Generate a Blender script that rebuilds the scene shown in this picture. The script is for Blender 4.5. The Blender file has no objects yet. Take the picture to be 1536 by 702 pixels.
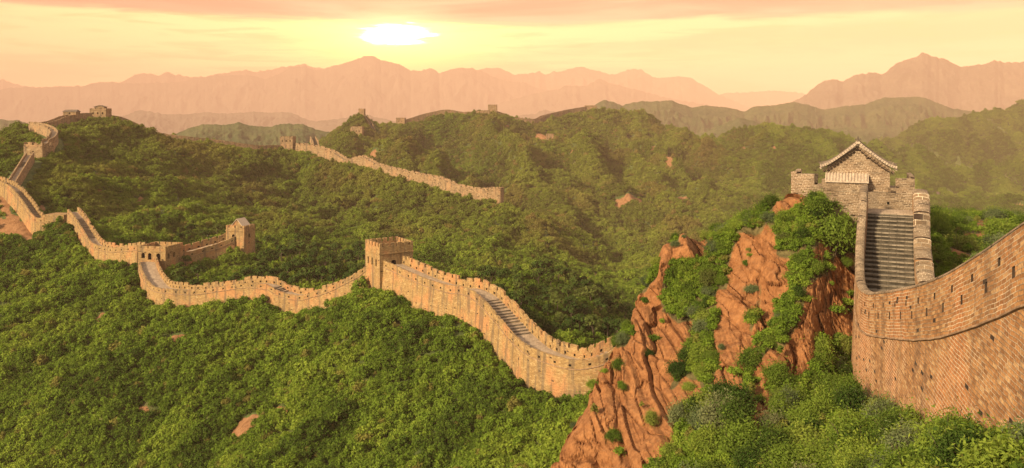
import bpy, math, random
import numpy as np
from mathutils import Vector
random.seed(7); rng = np.random.default_rng(7)
scene = bpy.context.scene
col = scene.collection
R = math.radians

# ------------------------------------------------------------------ camera
F, HX, HY = 1200.0, 768.0, 175.0          # focal length and principal row in photo pixels (1536 x 702)
cam = bpy.data.objects.new('camera', bpy.data.cameras.new('camera'))
col.objects.link(cam); scene.camera = cam
cam.location = (0, 0, 0); cam.rotation_euler = (R(90), 0, 0)
cam.data.sensor_width = 36.0
cam.data.lens = 36.0 * F / 1536.0
cam.data.shift_y = -(351.0 - HY) / 1536.0
cam.data.clip_start = 0.5; cam.data.clip_end = 60000

# ------------------------------------------------------------------ light
SUN_FROM = Vector((-0.68, -0.54, 0.44)).normalized()
sun = bpy.data.objects.new('sun', bpy.data.lights.new('sun', 'SUN'))
col.objects.link(sun)
sun.rotation_euler = (-SUN_FROM).to_track_quat('-Z', 'Y').to_euler()
sun.data.energy = 5.0; sun.data.angle = R(6); sun.data.color = (1.0, 0.79, 0.53)
sun_elev = math.asin(SUN_FROM.z); sun_rot = math.atan2(SUN_FROM.x, SUN_FROM.y)

vs = scene.view_settings
vs.view_transform = 'Standard'; vs.look = 'None'; vs.gamma = 1.0; vs.use_curve_mapping = False
vs.exposure = 0.82
scene.render.engine = 'CYCLES'
cy = scene.cycles
cy.use_denoising = True
cy.max_bounces = 6; cy.diffuse_bounces = 2; cy.glossy_bounces = 1; cy.transmission_bounces = 3
cy.volume_bounces = 0; cy.transparent_max_bounces = 6
cy.sample_clamp_indirect = 4.0

class NT:
    """tiny helper for node trees"""
    def __init__(s, t): s.t = t; t.nodes.clear()
    def n(s, ty, **kw):
        nd = s.t.nodes.new(ty)
        for k, v in kw.items(): setattr(nd, k, v)
        return nd
    def l(s, a, b): s.t.links.new(a, b)
    def put(s, sock, v):
        if v is None: return
        if isinstance(v, bpy.types.NodeSocket): s.l(v, sock)
        else: sock.default_value = v
    def m(s, op, a, b=None, c=None, clamp=False):
        nd = s.n('ShaderNodeMath', operation=op, use_clamp=clamp)
        s.put(nd.inputs[0], a); s.put(nd.inputs[1], b); s.put(nd.inputs[2], c)
        return nd.outputs[0]
    def mix(s, f, a, b, blend='MIX'):
        nd = s.n('ShaderNodeMix', data_type='RGBA', blend_type=blend)
        s.put(nd.inputs[0], f)
        for sk, v in ((nd.inputs[6], a), (nd.inputs[7], b)):
            if isinstance(v, tuple) and len(v) == 3: v = v + (1,)
            s.put(sk, v)
        return nd.outputs[2]
    def ss(s, v, a, b):
        nd = s.n('ShaderNodeMapRange', interpolation_type='SMOOTHSTEP')
        s.put(nd.inputs[0], v); nd.inputs[1].default_value = a; nd.inputs[2].default_value = b
        return nd.outputs[0]
    def noise(s, vec, scale, detail=4, rough=0.55, dist=0.0):
        nd = s.n('ShaderNodeTexNoise'); s.put(nd.inputs['Vector'], vec)
        nd.inputs['Scale'].default_value = scale; nd.inputs['Detail'].default_value = detail
        nd.inputs['Roughness'].default_value = rough; nd.inputs['Distortion'].default_value = dist
        return nd.outputs['Fac']
    def xyz(s, x, y, z=0.0):
        nd = s.n('ShaderNodeCombineXYZ')
        s.put(nd.inputs[0], x); s.put(nd.inputs[1], y); s.put(nd.inputs[2], z)
        return nd.outputs[0]

# ------------------------------------------------------------------ sky (sunset with a cloud deck, a break round the sun)
world = bpy.data.worlds.new('World'); scene.world = world; world.use_nodes = True
W = NT(world.node_tree)
tc = W.n('ShaderNodeTexCoord'); sep = W.n('ShaderNodeSeparateXYZ'); W.l(tc.outputs['Generated'], sep.inputs[0])
dx, dy, dz = sep.outputs
el = dz                                                     # sine of the elevation
az = W.m('ARCTAN2', dx, dy)
SAZ, SEL = (597 - HX) / F, (HY - 52) / F
vec1 = W.xyz(W.m('MULTIPLY', az, 3.0), W.m('MULTIPLY', el, 26.0), 3.1)
n1 = W.noise(vec1, 1.0, 6, 0.58, 0.6)
vec2 = W.xyz(W.m('MULTIPLY', az, 9.0), W.m('MULTIPLY', el, 110.0), 7.7)
n2 = W.noise(vec2, 1.0, 6, 0.6, 0.8)
n3 = W.noise(W.xyz(W.m('MULTIPLY', az, 40.0), W.m('MULTIPLY', el, 260.0), 1.3), 1.0, 4, 0.6, 0.5)
# distance from the sun, stretched sideways
da = W.m('SUBTRACT', az, SAZ); de = W.m('SUBTRACT', el, SEL)
def ell(sx, sy, off=0.0):
    a = W.m('DIVIDE', da, sx); b = W.m('DIVIDE', W.m('ADD', de, off), sy)
    return W.m('SQRT', W.m('ADD', W.m('MULTIPLY', a, a), W.m('MULTIPLY', b, b)))
g_wide = W.m('POWER', 2.718, W.m('MULTIPLY', W.m('POWER', ell(0.38, 0.12), 2.0), -1.0))
g_mid = W.m('POWER', 2.718, W.m('MULTIPLY', W.m('POWER', ell(0.10, 0.040, 0.012), 2.0), -1.0))
corer = W.m('ADD', ell(0.036, 0.0098), W.m('ADD', W.m('MULTIPLY', W.m('SUBTRACT', n2, 0.5), 1.9), W.m('MULTIPLY', W.m('SUBTRACT', n3, 0.5), 1.0)))
core = W.m('POWER', W.m('SUBTRACT', 1.0, W.ss(corer, 0.35, 1.55)), 1.6)
low = W.mix(g_wide, (0.84, 0.43, 0.20), (1.02, 0.66, 0.26))
low = W.mix(W.m('MULTIPLY', W.ss(n1, 0.43, 0.64), 0.75), low, (0.74, 0.34, 0.15))
low = W.mix(W.m('MULTIPLY', W.ss(n2, 0.48, 0.66), 0.6), low, (0.78, 0.37, 0.14))
low = W.mix(W.m('MULTIPLY', g_mid, 0.95), low, (1.7, 1.1, 0.30))
edge = W.m('ADD', el, W.m('ADD', W.m('MULTIPLY', W.m('SUBTRACT', n1, 0.5), 0.035), W.m('MULTIPLY', W.m('SUBTRACT', n2, 0.5), 0.012)))
deckf = W.ss(edge, 0.112, 0.122)
deckc = W.mix(W.ss(n1, 0.35, 0.68), (0.34, 0.15, 0.10), (0.72, 0.37, 0.22))
skyc = W.mix(W.m('MULTIPLY', deckf, 0.92), low, deckc)
halo = W.m('POWER', 2.718, W.m('MULTIPLY', W.m('POWER', ell(0.060, 0.019), 2.0), -1.0))
skyc = W.mix(W.m('MULTIPLY', halo, 0.32), skyc, (3.0, 2.2, 0.9))
skyc = W.mix(core, skyc, (14.0, 12.5, 9.0))
# overhead and behind the camera the cloud is a paler, cooler grey
nish = W.n('ShaderNodeTexSky', sky_type='NISHITA', sun_disc=False)
nish.sun_elevation = sun_elev; nish.sun_rotation = sun_rot; nish.air_density = 1.0; nish.dust_density = 3.0
nsc = W.n('ShaderNodeVectorMath', operation='SCALE'); W.l(nish.outputs[0], nsc.inputs[0]); nsc.inputs[3].default_value = 0.06
over = W.mix(0.6, nsc.outputs[0], (0.60, 0.52, 0.43))
skyc = W.mix(W.ss(el, 0.16, 0.55), skyc, over)
skyc = W.mix(W.ss(dy, 0.35, -0.4), skyc, over)
skyc = W.mix(W.ss(el, -0.01, -0.12), skyc, (0.10, 0.08, 0.045))
bg = W.n('ShaderNodeBackground'); W.l(skyc, bg.inputs[0]); bg.inputs[1].default_value = 1.36
wo = W.n('ShaderNodeOutputWorld'); W.l(bg.outputs[0], wo.inputs[0])
world.cycles.sampling_method = 'MANUAL'; world.cycles.sample_map_resolution = 1024

# ------------------------------------------------------------------ haze
def make_haze(x0, x1, y0, y1, z0, z1):
    v = [(x, y, z) for x in (x0, x1) for y in (y0, y1) for z in (z0, z1)]
    f = [(0, 1, 3, 2), (4, 6, 7, 5), (0, 4, 5, 1), (2, 3, 7, 6), (0, 2, 6, 4), (1, 5, 7, 3)]
    me = bpy.data.meshes.new('haze'); me.from_pydata(v, [], f); me.update()
    m = bpy.data.materials.new('haze_air'); m.use_nodes = True
    T = NT(m.node_tree); pv = T.n('ShaderNodeVolumePrincipled')
    pv.inputs['Color'].default_value = (1.0, 0.64, 0.46, 1); pv.inputs['Density'].default_value = 0.000115
    pv.inputs['Anisotropy'].default_value = -0.22
    o = T.n('ShaderNodeOutputMaterial'); T.l(pv.outputs[0], o.inputs['Volume'])
    me.materials.append(m)
    ob = bpy.data.objects.new('haze', me); col.objects.link(ob)
    ob['kind'] = 'stuff'; ob['label'] = 'warm evening haze filling the air between the hills'; ob['category'] = 'haze'
    return ob
HAZE = make_haze(-14500, 14500, -150, 15600, -333.0, 850)

# ------------------------------------------------------------------ helpers
def P(px, py, D):
    return np.array([(px - HX) / F * D, D, (HY - py) / F * D])

def tag(o, label, cat, group=None):
    o['label'] = label; o['category'] = cat
    if group: o['group'] = group
    return o

def empty(name, loc, label, cat, group=None):
    o = bpy.data.objects.new(name, None); col.objects.link(o); o.location = tuple(loc); o.empty_display_size = 0.5
    return tag(o, label, cat, group)

def link(name, me, parent=None, mats=()):
    o = bpy.data.objects.new(name, me); col.objects.link(o)
    for m in mats: me.materials.append(m)
    if parent is not None:
        o.parent = parent; o.matrix_parent_inverse = parent.matrix_basis.inverted()
    return o

class MB:
    """collects faces in world space and welds them into one mesh"""
    def __init__(s): s.v = []; s.k = {}; s.f = []; s.uv = []; s.mi = []
    def vi(s, p):
        key = (round(p[0], 3), round(p[1], 3), round(p[2], 3))
        i = s.k.get(key)
        if i is None: i = len(s.v); s.k[key] = i; s.v.append((float(p[0]), float(p[1]), float(p[2])))
        return i
    def add(s, pts, uv=None, mi=0):
        ids = [s.vi(p) for p in pts]
        out, ou = [], []
        for q, i in enumerate(ids):
            if i in out: continue
            out.append(i); ou.append(uv[q] if uv else (0, 0))
        if len(out) < 3: return
        s.f.append(out); s.uv.append(ou); s.mi.append(mi)
    def box(s, c, ax, ay, az, uvs=1.0):
        c, ax, ay, az = map(np.asarray, (c, ax, ay, az))
        def fc(n, a, b):
            la, lb = 2 * np.linalg.norm(a), 2 * np.linalg.norm(b)
            s.add([c + n - a - b, c + n + a - b, c + n + a + b, c + n - a + b], [(0, 0), (la, 0), (la, lb), (0, lb)])
        fc(ax, ay, az); fc(-ax, -ay, az); fc(ay, -ax, az); fc(-ay, ax, az); fc(az, ax, ay); fc(-az, -ax, ay)
    def build(s, name, mat, parent=None, smooth=False):
        if not s.f: return None
        me = bpy.data.meshes.new(name); me.from_pydata(s.v, [], s.f)
        uvl = me.uv_layers.new(name='UVMap')
        flat = np.array([c for f in s.uv for c in f], dtype=np.float32).ravel()
        uvl.data.foreach_set('uv', flat)
        me.polygons.foreach_set('material_index', s.mi)
        if smooth: me.polygons.foreach_set('use_smooth', [True] * len(s.f))
        me.update()
        return link(name, me, parent, mat if isinstance(mat, (list, tuple)) else (mat,))

# ---- numpy gradient noise
_perm = rng.permutation(1024)
_grad = np.stack([np.cos(np.linspace(0, 2 * np.pi, 64, endpoint=False)), np.sin(np.linspace(0, 2 * np.pi, 64, endpoint=False))], 1)
def pnoise(x, y, seed=0):
    x = np.asarray(x, float); y = np.asarray(y, float)
    xi = np.floor(x).astype(np.int64); yi = np.floor(y).astype(np.int64)
    xf, yf = x - xi, y - yi
    u = xf * xf * xf * (xf * (xf * 6 - 15) + 10); v = yf * yf * yf * (yf * (yf * 6 - 15) + 10)
    def g(ix, iy, fx, fy):
        h = _perm[(_perm[(ix + seed * 131) & 1023] + iy) & 1023] & 63
        gr = _grad[h]; return gr[..., 0] * fx + gr[..., 1] * fy
    a = g(xi, yi, xf, yf); b = g(xi + 1, yi, xf - 1, yf); c = g(xi, yi + 1, xf, yf - 1); d = g(xi + 1, yi + 1, xf - 1, yf - 1)
    return (a + (b - a) * u) * (1 - v) + (c + (d - c) * u) * v
def fbm(x, y, oct=4, seed=0, gain=0.5):
    r = 0; a = 1.0; f = 1.0
    for k in range(oct): r = r + a * pnoise(x * f, y * f, seed + k * 7); a *= gain; f *= 2.03
    return r
def ridged(x, y, oct=4, seed=0, gain=0.5):
    r = 0; a = 1.0; f = 1.0
    for k in range(oct): r = r + a * (1 - 2.2 * np.abs(pnoise(x * f, y * f, seed + k * 5))); a *= gain; f *= 2.1
    return r
def sstep(x, a, b):
    t = np.clip((x - a) / (b - a), 0, 1); return t * t * (3 - 2 * t)

# ------------------------------------------------------------------ materials
def mat(name):
    m = bpy.data.materials.new(name); m.use_nodes = True
    return m, NT(m.node_tree)
def finish(T, colr, rough=0.9, bump=None, bstr=0.4, bdist=0.05, spec=0.15):
    b = T.n('ShaderNodeBsdfPrincipled'); T.put(b.inputs['Base Color'], colr if not (isinstance(colr, tuple) and len(colr) == 3) else colr + (1,))
    T.put(b.inputs['Roughness'], rough); b.inputs['Specular IOR Level'].default_value = spec
    if bump is not None:
        bp = T.n('ShaderNodeBump'); T.put(bp.inputs['Height'], bump); bp.inputs['Strength'].default_value = bstr; bp.inputs['Distance'].default_value = bdist
        T.l(bp.outputs[0], b.inputs['Normal'])
    o = T.n('ShaderNodeOutputMaterial'); T.l(b.outputs[0], o.inputs[0]); return b

def brick_material(name, tones, mortar, bw, bh, ms, rust, rustamt, stain, stainc=(0.085, 0.065, 0.045), mort_lo=0.25, pits=0.02, bump=0.7):
    """own brick bond: every brick gets its own tone, mortar comes and goes, a few missing bricks are painted as near-black holes"""
    m, T = mat(name)
    uv = T.n('ShaderNodeTexCoord'); geo = T.n('ShaderNodeNewGeometry'); pos = geo.outputs['Position']
    wob = T.n('ShaderNodeTexNoise'); T.l(uv.outputs['UV'], wob.inputs['Vector']); wob.inputs['Scale'].default_value = 0.8; wob.inputs['Detail'].default_value = 4
    su = T.n('ShaderNodeSeparateXYZ'); T.l(uv.outputs['UV'], su.inputs[0]); sw = T.n('ShaderNodeSeparateXYZ'); T.l(wob.outputs['Color'], sw.inputs[0])
    u = T.m('ADD', su.outputs[0], T.m('MULTIPLY', T.m('SUBTRACT', sw.outputs[0], 0.5), bw * 0.35))
    v = T.m('ADD', su.outputs[1], T.m('MULTIPLY', T.m('SUBTRACT', sw.outputs[1], 0.5), bh * 1.1))
    vr = T.m('DIVIDE', v, bh); row = T.m('FLOOR', vr); fv = T.m('FRACT', vr)
    ur = T.m('ADD', T.m('DIVIDE', u, bw), T.m('MULTIPLY', T.m('FRACT', T.m('MULTIPLY', row, 0.37)), 1.0)); cl = T.m('FLOOR', ur); fu = T.m('FRACT', ur)
    du = T.m('MULTIPLY', T.m('MINIMUM', fu, T.m('SUBTRACT', 1.0, fu)), bw); dv = T.m('MULTIPLY', T.m('MINIMUM', fv, T.m('SUBTRACT', 1.0, fv)), bh)
    dd = T.m('MINIMUM', du, dv)
    wn = T.n('ShaderNodeTexWhiteNoise', noise_dimensions='2D'); T.l(T.xyz(cl, row), wn.inputs['Vector'])
    sr = T.n('ShaderNodeSeparateColor'); T.l(wn.outputs['Color'], sr.inputs[0]); r1, r2, r3 = sr.outputs
    big = T.noise(pos, 0.16, 5, 0.6); med = T.noise(pos, 0.8, 5, 0.65); fine = T.noise(pos, 11.0, 3, 0.6)
    c = T.mix(T.ss(r1, 0.0, 0.45), tones[0], tones[1]); c = T.mix(T.ss(r1, 0.45, 0.85), c, tones[2]); c = T.mix(T.m('MULTIPLY', T.ss(r2, 0.86, 0.92), 0.8), c, tones[3])
    c = T.mix(T.m('MULTIPLY', T.ss(big, 0.47, 0.64), rustamt), c, T.mix(r1, rust, tuple(x * 1.45 for x in rust)))
    c = T.mix(T.m('MULTIPLY', T.ss(med, 0.55, 0.75), 0.35), c, tones[3])
    lost = T.m('GREATER_THAN', r3, 1.0 - pits)
    mask = T.m('SUBTRACT', 1.0, T.ss(dd, ms * 0.5, ms * 1.1))
    mv = T.ss(T.m('ADD', T.m('MULTIPLY', med, 0.5), T.m('MULTIPLY', big, 0.5)), 0.40, 0.60)
    mc = T.mix(T.m('ADD', mort_lo, T.m('MULTIPLY', mv, 1.0 - mort_lo), None, True), tuple(x * 0.45 for x in tones[0]), mortar)
    c = T.mix(mask, c, mc)
    c = T.mix(lost, c, (0.035, 0.022, 0.014))  # missing bricks: the shade of the hole painted in as near black
    sp = T.n('ShaderNodeSeparateXYZ'); T.l(pos, sp.inputs[0])
    sv = T.xyz(T.m('MULTIPLY', sp.outputs[0], 0.9), T.m('MULTIPLY', sp.outputs[1], 0.9), T.m('MULTIPLY', sp.outputs[2], 0.07))
    streak = T.noise(sv, 1.0, 5, 0.6)
    c = T.mix(T.m('MULTIPLY', T.ss(streak, 0.51, 0.62), stain), c, stainc)
    c = T.mix(0.75, c, T.mix(T.ss(fine, 0.25, 0.75), (0.60, 0.60, 0.60), (1.35, 1.35, 1.35)), 'MULTIPLY')
    h = T.m('ADD', T.m('SUBTRACT', T.m('MULTIPLY', T.m('SUBTRACT', 1.0, mask), 0.8), T.m('MULTIPLY', lost, 1.5)), T.m('ADD', T.m('MULTIPLY', fine, 0.5), T.m('MULTIPLY', r2, 0.35)))
    finish(T, c, 0.92, h, bump, 0.035)
    return m
M_BRICK_NEAR = brick_material('old_brick', ((0.185, 0.088, 0.034), (0.26, 0.127, 0.048), (0.325, 0.170, 0.066), (0.40, 0.25, 0.115)), (0.52, 0.41, 0.27), 0.50, 0.175, 0.022, (0.26, 0.105, 0.036), 0.75, 0.30, mort_lo=0.22, pits=0.012)
M_BRICK_GATE = brick_material('grey_brick', ((0.090, 0.060, 0.034), (0.145, 0.098, 0.056), (0.19, 0.130, 0.074), (0.25, 0.18, 0.11)), (0.50, 0.40, 0.27), 0.44, 0.15, 0.019, (0.20, 0.115, 0.06), 0.4, 0.35, mort_lo=0.3, pits=0.012)
M_BRICK_MID = brick_material('pale_brick', ((0.20, 0.117, 0.045), (0.255, 0.155, 0.058), (0.30, 0.190, 0.072), (0.37, 0.262, 0.118)), (0.33, 0.235, 0.115), 0.5, 0.2, 0.025, (0.28, 0.115, 0.042), 0.85, 0.60, mort_lo=0.4, pits=0.006, bump=0.5)
M_BRICK_FAR = brick_material('weathered_brick', ((0.16, 0.100, 0.048), (0.23, 0.147, 0.070), (0.28, 0.185, 0.090), (0.35, 0.25, 0.14)), (0.31, 0.23, 0.13), 1.0, 0.4, 0.05, (0.26, 0.13, 0.056), 0.6, 0.6, pits=0.02)

def stone_material(name, a, b, scale=3.0, brick=None):
    m, T = mat(name)
    geo = T.n('ShaderNodeNewGeometry'); pos = geo.outputs['Position']
    n = T.noise(pos, scale, 5, 0.65); n2_ = T.noise(pos, scale * 6, 3, 0.6)
    c = T.mix(T.ss(n, 0.3, 0.7), a, b)
    h = n2_
    if brick:
        uv = T.n('ShaderNodeTexCoord'); br = T.n('ShaderNodeTexBrick'); T.l(uv.outputs['UV'], br.inputs['Vector'])
        br.inputs['Scale'].default_value = 1.0; br.inputs['Brick Width'].default_value = brick[0]; br.inputs['Row Height'].default_value = brick[1]
        br.inputs['Mortar Size'].default_value = 0.014; br.inputs['Color1'].default_value = (1, 1, 1, 1); br.inputs['Color2'].default_value = (0.72, 0.72, 0.72, 1); br.inputs['Mortar'].default_value = (0.42, 0.40, 0.36, 1)
        c = T.mix(1.0, c, br.outputs['Color'], 'MULTIPLY')
        h = T.m('ADD', T.m('MULTIPLY', T.m('SUBTRACT', 1.0, br.outputs['Fac']), 0.8), T.m('MULTIPLY', n2_, 0.4))
    finish(T, c, 0.9, h, 0.5, 0.03)
    return m
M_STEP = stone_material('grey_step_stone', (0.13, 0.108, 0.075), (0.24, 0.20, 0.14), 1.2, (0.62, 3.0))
M_RISER = stone_material('dark_riser_stone', (0.030, 0.026, 0.018), (0.085, 0.070, 0.048), 1.6, (0.62, 3.0))  # risers much darker than the treads, so the steps stand apart
M_DECK = stone_material('pale_paving', (0.30, 0.225, 0.15), (0.40, 0.30, 0.20), 0.8, (0.5, 0.5))
M_COPING = stone_material('coping_stone', (0.17, 0.105, 0.058), (0.33, 0.215, 0.125), 1.1, (0.42, 0.3))
M_TILE = stone_material('roof_tile', (0.060, 0.045, 0.032), (0.19, 0.145, 0.10), 3.0)
M_TILE_PALE = stone_material('pale_roof_tile', (0.27, 0.205, 0.145), (0.43, 0.34, 0.24), 4.0)
M_TILE_LIGHT = stone_material('pale_plaster_tile', (0.40, 0.31, 0.21), (0.55, 0.44, 0.31), 4.0)  # palest tile, for the small house on the gabled tower
M_DARK, T = mat('dark_opening'); finish(T, (0.012, 0.010, 0.008), 1.0, spec=0.0)
M_WHITE, T = mat('whitewash'); finish(T, (0.26, 0.22, 0.17), 0.9)
M_TRUNK = stone_material('bark', (0.05, 0.035, 0.022), (0.10, 0.075, 0.05), 4.0)

def leaf_material(name, dark, mid, light, dry, inst=True):
    m, T = mat(name)
    tone = T.n('ShaderNodeAttribute', attribute_name='tone'); oi = T.n('ShaderNodeObjectInfo')
    if inst:
        tint = T.n('ShaderNodeAttribute', attribute_name='tint', attribute_type='INSTANCER').outputs['Fac']
        dr = T.n('ShaderNodeAttribute', attribute_name='dry', attribute_type='INSTANCER').outputs['Fac']
    else:
        tint = oi.outputs['Random']; dr = T.m('MULTIPLY', T.ss(oi.outputs['Random'], 0.86, 1.0), 0.35)
    f = T.m('ADD', T.m('MULTIPLY', tint, 0.55), T.m('MULTIPLY', tone.outputs['Fac'], 0.45))
    c = T.mix(T.ss(f, 0.10, 0.52), dark, mid); c = T.mix(T.ss(f, 0.50, 0.95), c, light)
    c = T.mix(dr, c, dry)
    d = T.n('ShaderNodeBsdfDiffuse'); T.l(c, d.inputs[0])
    tr = T.n('ShaderNodeBsdfTranslucent'); T.l(T.mix(0.5, c, (0.9, 1.0, 0.3), 'MULTIPLY'), tr.inputs[0])
    mx = T.n('ShaderNodeMixShader'); mx.inputs[0].default_value = 0.36
    T.l(d.outputs[0], mx.inputs[1]); T.l(tr.outputs[0], mx.inputs[2])
    o = T.n('ShaderNodeOutputMaterial'); T.l(mx.outputs[0], o.inputs[0])
    return m
M_LEAF = leaf_material('shrub_leaves', (0.044, 0.075, 0.012), (0.122, 0.186, 0.020), (0.235, 0.295, 0.036), (0.22, 0.16, 0.05))
M_LEAF_NEAR = leaf_material('fresh_leaves', (0.050, 0.085, 0.013), (0.125, 0.180, 0.024), (0.240, 0.290, 0.042), (0.16, 0.13, 0.05), False)
M_PINE = leaf_material('pine_needles', (0.026, 0.050, 0.012), (0.056, 0.092, 0.018), (0.115, 0.150, 0.030), (0.09, 0.085, 0.03), False)

def ground_material(name, scale, rk0, rk1, v0=(0.032, 0.052, 0.012), v1=(0.085, 0.105, 0.026)):
    m, T = mat(name)
    geo = T.n('ShaderNodeNewGeometry'); pos = geo.outputs['Position']
    rock = T.n('ShaderNodeAttribute', attribute_name='rock').outputs['Fac']
    a = T.noise(pos, 0.05 * scale, 6, 0.65); b = T.noise(pos, 0.45 * scale, 5, 0.65); c3 = T.noise(pos, 2.2 * scale, 4, 0.6)
    veg = T.mix(T.ss(b, 0.35, 0.65), v0, v1)
    veg = T.mix(T.m('MULTIPLY', T.ss(a, 0.52, 0.70), 0.5), veg, (0.13, 0.105, 0.042))
    rk = T.mix(T.ss(b, 0.3, 0.7), rk0, rk1)
    rk = T.mix(T.m('MULTIPLY', T.ss(c3, 0.5, 0.7), 0.5), rk, (0.13, 0.05, 0.018))
    lich = T.noise(pos, 0.8 * scale, 6, 0.7); rk = T.mix(T.m('MULTIPLY', T.ss(lich, 0.56, 0.70), 0.45), rk, (0.235, 0.150, 0.085))
    f = T.ss(T.m('ADD', rock, T.m('MULTIPLY', T.m('SUBTRACT', c3, 0.5), 0.5)), 0.40, 0.60)
    finish(T, T.mix(f, veg, rk), 0.95, T.m('ADD', b, T.m('ADD', T.m('MULTIPLY', c3, 0.5), T.m('MULTIPLY', T.noise(pos, 9.0 * scale, 3, 0.7), 0.18))), 0.9, 0.6 / scale)
    return m
M_GROUND = ground_material('hill_soil', 1.0, (0.165, 0.078, 0.032), (0.27, 0.14, 0.062))
M_CLIFF = ground_material('red_rock', 3.0, (0.170, 0.068, 0.023), (0.290, 0.132, 0.048), (0.075, 0.060, 0.022), (0.13, 0.105, 0.040))

def far_material(name, a, b, s):
    m, T = mat(name); geo = T.n('ShaderNodeNewGeometry'); pos = geo.outputs['Position']
    n = T.noise(pos, s, 7, 0.65); n2_ = T.noise(pos, s * 12, 4, 0.65)
    f = T.m('ADD', T.m('MULTIPLY', n, 0.6), T.m('MULTIPLY', n2_, 0.4))
    finish(T, T.mix(T.ss(f, 0.38, 0.62), a, b), 0.95, n2_, 1.0, 6.0); return m
M_FAR = far_material('far_woods', (0.030, 0.050, 0.016), (0.075, 0.085, 0.030), 0.006)
M_MOUNT = far_material('mountain_rock', (0.055, 0.050, 0.034), (0.10, 0.085, 0.055), 0.003)

# ------------------------------------------------------------------ paths of the walls: parapet-top points (photo column, photo row, metres away)
def catmull(pts, n=12):
    p = [np.asarray(q, float) for q in pts]; p = [2 * p[0] - p[1]] + p + [2 * p[-1] - p[-2]]
    out = []
    for i in range(1, len(p) - 2):
        for k in range(n):
            t = k / n
            out.append(0.5 * (2 * p[i] + (p[i + 1] - p[i - 1]) * t + (2 * p[i - 1] - 5 * p[i] + 4 * p[i + 1] - p[i + 2]) * t * t + (3 * p[i] - p[i - 1] - 3 * p[i + 1] + p[i + 2]) * t ** 3))
    out.append(p[-2]); return np.array(out)
def resample(pts, ds):
    c = catmull(pts, 16); seg = np.linalg.norm(np.diff(c, axis=0), axis=1); s = np.concatenate([[0], np.cumsum(seg)])
    n = max(2, int(round(s[-1] / ds)) + 1); q = np.linspace(0, s[-1], n)
    return np.stack([np.interp(q, s, c[:, k]) for k in range(3)], 1), q

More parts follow.
